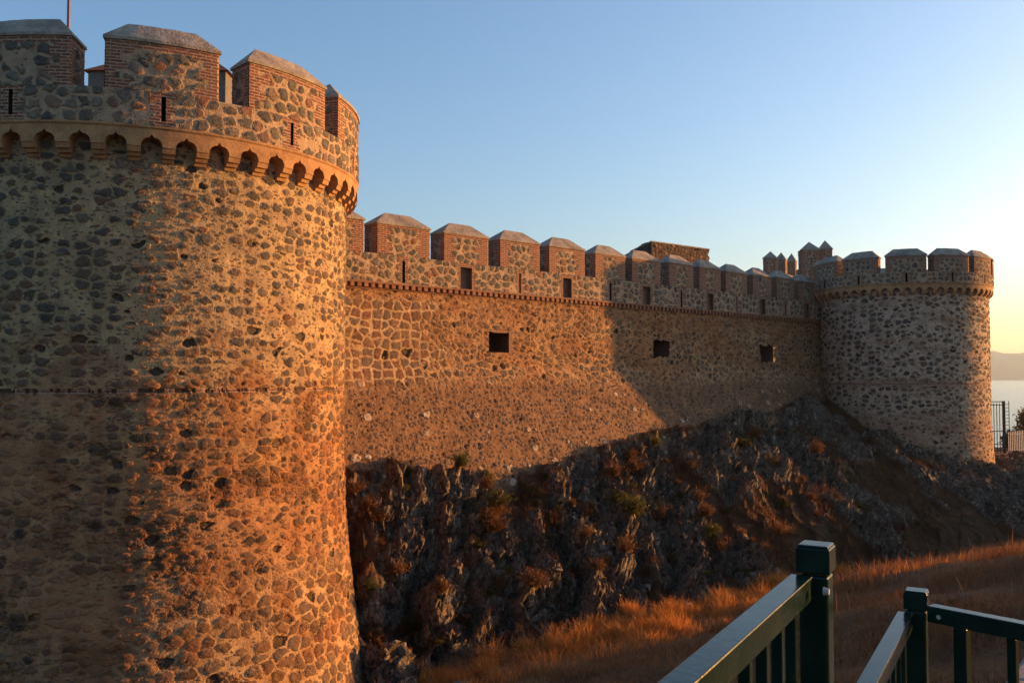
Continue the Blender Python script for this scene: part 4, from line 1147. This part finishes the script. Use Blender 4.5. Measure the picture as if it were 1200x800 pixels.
tree(48.6, 84.5, -12.5, 9.2, 1.4, 4, "tree farthest right behind the pale fence, cut by the frame")
tree(43.2, 77.5, -9.4, 4.7, 0.8, 5, "small tree just right of the tall iron gate")

# ------------------------------------------------------------------ shrubs on the rock
_ps, _pn = np.meshgrid(np.arange(3, 50, 0.12), np.arange(0.2, 18, 0.12), indexing='ij')
_s, _n, _h, _r = ground_pos(_ps, _pn)
_X, _Y = W(_s, _n)
_p = R(2.236); _dd = _Y * math.cos(_p) + _h * math.sin(_p)
_px = 600 + 1050 * _X / _dd; _py = 400 - 1050 * (_h * math.cos(_p) - _Y * math.sin(_p)) / _dd
def plan(px, py):
    """the ground point seen at a photo pixel"""
    m = (np.abs(_px - px) < 5) & (np.abs(_py - py) < 5)
    if not m.any(): return None
    k = np.argmin(np.where(m, _dd, 1e9)); return (float(_X.flat[k]), float(_Y.flat[k]), float(_h.flat[k]))
M['rust'] = leaf_mat("rust_dry_twigs", (0.15, 0.06, 0.024), (0.25, 0.14, 0.06), (0.14, 0.06, 0.018))
M['green'] = leaf_mat("dull_green_leaves", (0.06, 0.065, 0.018), (0.12, 0.10, 0.03), (0.10, 0.09, 0.02))
M['yellow'] = leaf_mat("yellow_green_leaves", (0.14, 0.13, 0.03), (0.24, 0.17, 0.05), (0.16, 0.13, 0.02))
M['strawb'] = leaf_mat("straw_blades", (0.52, 0.205, 0.048), (0.68, 0.33, 0.09), (0.52, 0.20, 0.035))
def shrub_mesh(seed, mat, twig=True):
    rr = np.random.default_rng(seed); m = MB(); n = 210
    # fan of thin curved twigs, two pieces each, with leaflets along them
    az = rr.random(n) * 6.283; el = np.radians(25 + 65 * rr.random(n)); L = 0.35 + 0.4 * rr.random(n)
    d = np.stack([np.cos(az) * np.cos(el), np.sin(az) * np.cos(el), np.sin(el)], -1)
    side = np.stack([-np.sin(az), np.cos(az), np.zeros(n)], -1)
    b0 = rr.normal(size=(n, 3)) * np.array([0.09, 0.09, 0.0]); p1 = b0 + d * (L * 0.55)[:, None]; p2 = p1 + (d + np.array([0, 0, -0.25]) + 0.4 * rr.normal(size=(n, 3))) * (L * 0.5)[:, None]
    w = 0.010
    q = np.stack([b0 - side * w, b0 + side * w, p1 + side * w * 0.8, p1 - side * w * 0.8, p2], 1).reshape(-1, 3)
    i = np.arange(n) * 5
    m.add(q, np.stack([i, i + 1, i + 2, i + 3], -1)); m.f.append(np.stack([i + 3, i + 2, i + 4], -1))
    k = 420; t = rr.random(k); j = rr.integers(0, n, k)
    C = p1[j] + (p2[j] - p1[j]) * t[:, None] + rr.normal(size=(k, 3)) * 0.03
    leaves(m, C, k, 0.045, rr)
    return m.build('dry_shrub', mat)
def shrubs():
    kinds = {}
    for k, (mat, nm) in {'rust': ('rust', 'rust brown dry shrub'), 'green': ('green', 'dull green shrub'), 'yellow': ('yellow', 'yellow green tuft')}.items():
        kinds[k] = [shrub_mesh(11 + 5 * i + len(k), M[mat]) for i in range(3)]
    used = set()
    rr = np.random.default_rng(21)
    spots = []
    for px, py, k, s_ in [(540, 545, 'green', .9), (575, 560, 'green', .8), (620, 575, 'green', .7), (590, 600, 'rust', .9), (650, 610, 'rust', 1.1), (690, 600, 'rust', .9), (690, 622, 'rust', .8), (724, 582, 'yellow', .8), (715, 560, 'rust', .8), (600, 668, 'yellow', .6), (560, 635, 'green', .6), (420, 570, 'rust', .8), (445, 610, 'rust', .9), (430, 700, 'rust', .8), (470, 740, 'rust', .8), (515, 748, 'green', .6), (440, 750, 'rust', .9), (880, 510, 'rust', 1.2), (910, 540, 'rust', 1.0), (805, 545, 'rust', .8), (830, 600, 'rust', .9), (815, 580, 'rust', .7), (700, 660, 'rust', .8), (735, 640, 'rust', .9), (790, 655, 'rust', .8), (760, 668, 'rust', .7), (520, 690, 'rust', .7), (640, 555, 'green', .5), (480, 555, 'green', .7), (425, 545, 'green', .8), (770, 520, 'green', .7), (740, 530, 'rust', .8), (850, 640, 'rust', .8), (900, 640, 'rust', .8), (960, 600, 'rust', .6), (1010, 590, 'green', .6), (1080, 610, 'green', .6)]:
        spots.append((px, py, k, s_))
    for i in range(70):
        px = rr.uniform(425, 960); lo = np.interp(px, [425, 560, 700, 850, 960], [560, 575, 545, 515, 500]); hi = np.interp(px, [425, 600, 860, 960], [760, 715, 685, 660])
        spots.append((px, rr.uniform(lo, hi), 'rust' if rr.random() < 0.66 else 'green', rr.choice([0.3, 0.4, 0.5, 0.65, 0.9, 1.15])))
    for px, py, k, s_ in spots:
        q = plan(px, py)
        if q is None: continue
        protos = kinds[k]; i = int(rr.integers(0, 3))
        key = (k, i); o = protos[i] if key not in used else protos[i].copy()
        if key in used: col.objects.link(o)
        used.add(key)
        o.location = (q[0], q[1], q[2] - 0.05); o.scale = (s_ * rr.uniform(.8, 1.3), s_ * rr.uniform(.8, 1.3), s_ * rr.uniform(.7, 1.1)); o.rotation_euler = (rr.uniform(-.25, .25), rr.uniform(-.25, .25), rr.random() * 6.28)
        if k == 'yellow':
            lab = "yellow green tuft high on the rock below the shadow edge" if py < 620 else "yellow green tuft low on the rock above the dry grass"
            tag(o, lab, "shrub")
        else:
            tag(o, {'rust': "rust brown dry shrub among the dark rocks below the wall", 'green': "dull green low shrub among the dark rocks below the wall"}[k], "shrub", {'rust': "rust brown shrubs on the rock", 'green': "green shrubs on the rock"}[k])
    for k in kinds:
        for i, o in enumerate(kinds[k]):
            if (k, i) not in used: bpy.data.objects.remove(o)
shrubs()

# ------------------------------------------------------------------ dry grass
def blades(name, S, Nn, hmin, hmax, w, mat, seed, lean=0.5):
    rr = np.random.default_rng(seed); n = len(S)
    S, Nn, h, rock = ground_pos(S, Nn); X, Y = W(S, Nn)
    B = np.stack([X, Y, h - 0.02], -1)
    az = rr.random(n) * 6.283; dr = np.stack([np.cos(az), np.sin(az), np.zeros(n)], -1); sd_ = np.stack([-np.sin(az), np.cos(az), np.zeros(n)], -1)
    cl = 0.45 + 0.9 * np.clip(0.5 + 1.1 * fbm(S * 0.9, Nn * 0.9, 120, 3), 0, 1)
    L = (hmin + (hmax - hmin) * rr.random(n) ** 1.5) * cl; ln = lean * rr.random(n)
    p1 = B + np.array([0, 0, 1.0]) * (L * 0.55)[:, None] + dr * (L * 0.25 * ln)[:, None]
    p2 = p1 + np.array([0, 0, 1.0]) * (L * 0.42)[:, None] + dr * (L * 0.75 * ln)[:, None]
    ww = (w * (0.6 + 0.8 * rr.random(n)))[:, None]
    q = np.stack([B - sd_ * ww, B + sd_ * ww, p1 + sd_ * ww * 0.8, p1 - sd_ * ww * 0.8, p2], 1).reshape(-1, 3)
    i = np.arange(n) * 5; m = MB()
    m.add(q, np.stack([i, i + 1, i + 2, i + 3], -1)); m.f.append(np.stack([i + 3, i + 2, i + 4], -1))
    tag(m.build(name, mat), kind="stuff")
def grass():
    rr = np.random.default_rng(77)
    n = 120000; S = rr.uniform(-2, 44, n); Nn = rr.uniform(3.5, 18.5, n)
    _, rock = ground_base(S, Nn)
    dens = np.clip(0.40 + 1.5 * fbm(S * 0.55, Nn * 0.55, 130, 4), 0.05, 1) * (1 - 0.93 * rock) * sstep(31, 24, S)
    k = rr.random(n) < dens; blades("dry_grass", S[k], Nn[k], 0.08, 0.38, 0.008, M['strawb'], 78, 0.9)
    # cushions of taller grass that stand clear of the carpet
    q = 520; cs = rr.uniform(2, 27, q); cn = rr.uniform(4.5, 17, q); _, rock = ground_base(cs, cn)
    k = (rr.random(q) < np.clip(0.75 + 1.6 * fbm(cs * 0.3, cn * 0.3, 135, 3), 0.1, 1)) & (rock < 0.6); cs, cn = cs[k], cn[k]
    m = MB(); nb = 260
    for s_, n_ in zip(cs, cn):
        _1, _2, h, _ = ground_pos(np.array([s_]), np.array([n_])); x, y = W(s_, n_)
        az = rr.random(nb) * 6.283; el = np.radians(12 + 66 * rr.random(nb)); L = (0.40 + 0.5 * rr.random(nb)) * rr.uniform(0.5, 1.1)
        d = np.stack([np.cos(az) * np.cos(el), np.sin(az) * np.cos(el), np.sin(el)], -1); a2 = rr.random(nb) * 6.283
        sd_ = np.stack([np.cos(a2), np.sin(a2), np.zeros(nb)], -1)
        b0 = np.array([x, y, h[0] - 0.05]) + rr.normal(size=(nb, 3)) * np.array([0.16, 0.16, 0.0])
        p1 = b0 + d * (L * 0.6)[:, None]; p2 = p1 + (d + np.array([0, 0, -0.35]) + 0.3 * rr.normal(size=(nb, 3))) * (L * 0.42)[:, None]
        w = 0.009
        v = np.stack([b0 - sd_ * w, b0 + sd_ * w, p1 + sd_ * w * 0.9, p1 - sd_ * w * 0.9, p2], 1).reshape(-1, 3); i = np.arange(nb) * 5
        m.add(v, np.stack([i, i + 1, i + 2, i + 3], -1)); m.f.append(np.stack([i + 3, i + 2, i + 4], -1) + m.n - len(v))
    tag(m.build("tussock_grass", M['strawb']), kind="stuff")
    n = 230000; S = rr.uniform(-4, 20, n); Nn = rr.uniform(18, 27.5, n)
    dens = np.clip(0.62 + 1.4 * fbm(S * 0.8, Nn * 0.8, 140, 4), 0.05, 1) * sstep(3.2, 4.6, np.hypot(S + 10.2, Nn - 27.64))
    k = rr.random(n) < dens
    b_ = leaf_mat("brown_bank_grass", (0.15, 0.058, 0.025), (0.30, 0.13, 0.052), (0.22, 0.08, 0.025))
    blades("bank_grass", S[k], Nn[k], 0.05, 0.24, 0.0045, b_, 79, 1.6)
    n = 7000; S = rr.uniform(2, 17, n); Nn = 19.3 + 0.9 * rr.normal(size=n)
    k = rr.random(n) < np.clip(0.5 + 1.6 * fbm(S * 0.7, Nn * 0.7, 150, 3), 0.02, 1)
    blades("rim_grass", S[k], Nn[k], 0.08, 0.34, 0.004, M['strawb'], 80, 0.8)
    # thin dry growth in the cracks of the rock
    n = 90000; S = rr.uniform(5, 46, n); Nn = rr.uniform(0.6, 9.5, n); _, rock = ground_base(S, Nn)
    k = (rr.random(n) < np.clip(0.06 + 1.2 * fbm(S * 0.6, Nn * 0.6, 160, 4) + 0.5 * gully(S, Nn), 0, 1)) & (rock > 0.3)
    blades("rock_weeds", S[k], Nn[k], 0.10, 0.42, 0.009, M['rust'], 81, 1.1)
grass()

# ------------------------------------------------------------------ loose stones and dead stalks
def loose_stones():
    b = NB("loose_grey_stone"); P = b.node("ShaderNodeTexCoord").outputs['Object']
    n = b.noise(P, 5.0, 5, 0.7)
    mt = b.finish(b.mix(b.step(0.35, 0.65, n), (0.12, 0.10, 0.085), (0.26, 0.21, 0.16)), 0.92, 0.2, bump=b.add(n, b.mul(b.noise(P, 30.0, 4), 0.4)), bdist=0.05)
    rr = np.random.default_rng(5); protos = []
    for k in range(4):
        me = bpy.data.meshes.new('loose_stone'); bm = bmesh.new()
        pts = rr.normal(size=(16, 3)) * np.array([0.5, 0.4, 0.28])
        for p in pts: bm.verts.new(p)
        r_ = bmesh.ops.convex_hull(bm, input=bm.verts)
        bmesh.ops.delete(bm, geom=[v for v in bm.verts if not v.link_faces], context='VERTS')
        bm.to_mesh(me); bm.free(); me.materials.append(mt); protos.append(me)
    n = 0
    while n < 46:
        s_ = rr.uniform(5, 26) if n < 34 else rr.uniform(-1, 9); n_ = (float(lerp(s_, [(5, 6.6), (22, 7.2), (30, 8.6)])) + rr.normal() * 0.9) if n < 34 else rr.uniform(19.8, 25)
        q = ground_pos(np.array([s_]), np.array([n_])); x, y = W(q[0], q[1])
        o = bpy.data.objects.new('loose_stone', protos[n % 4]); col.objects.link(o)
        k = rr.choice([0.14, 0.2, 0.28, 0.36]) if n < 34 else rr.uniform(0.08, 0.2)
        o.location = (float(x[0]), float(y[0]), float(q[2][0]) - 0.02 * k); o.scale = (k, k, k); o.rotation_euler = (rr.uniform(-.4, .4), rr.uniform(-.4, .4), rr.random() * 6.28)
        if n < 34: tag(o, "loose grey stone fallen to the foot of the rock slope", "stone", "fallen stones in the ditch")
        else: tag(o, "small grey stone lying in the brown grass of the bank", "stone", "stones on the bank")
        n += 1
import bmesh
loose_stones()
def stalks():
    rr = np.random.default_rng(31)
    n = 2600; S = np.concatenate([rr.uniform(3, 26, n), rr.uniform(-3, 15, 160)]); Nn = np.concatenate([rr.uniform(5.5, 16, n), rr.uniform(19, 25, 160)])
    _, rock = ground_base(S, Nn); k = (rock < 0.5) & (rr.random(len(S)) < np.clip(0.4 + 1.8 * fbm(S * 0.5, Nn * 0.5, 170, 3), 0, 1))
    blades("dead_stalks", S[k], Nn[k], 0.30, 0.75, 0.005, leaf_mat("pale_dead_stalks", (0.20, 0.12, 0.06), (0.42, 0.28, 0.13), (0.2, 0.1, 0.04)), 32, 0.5)
stalks()
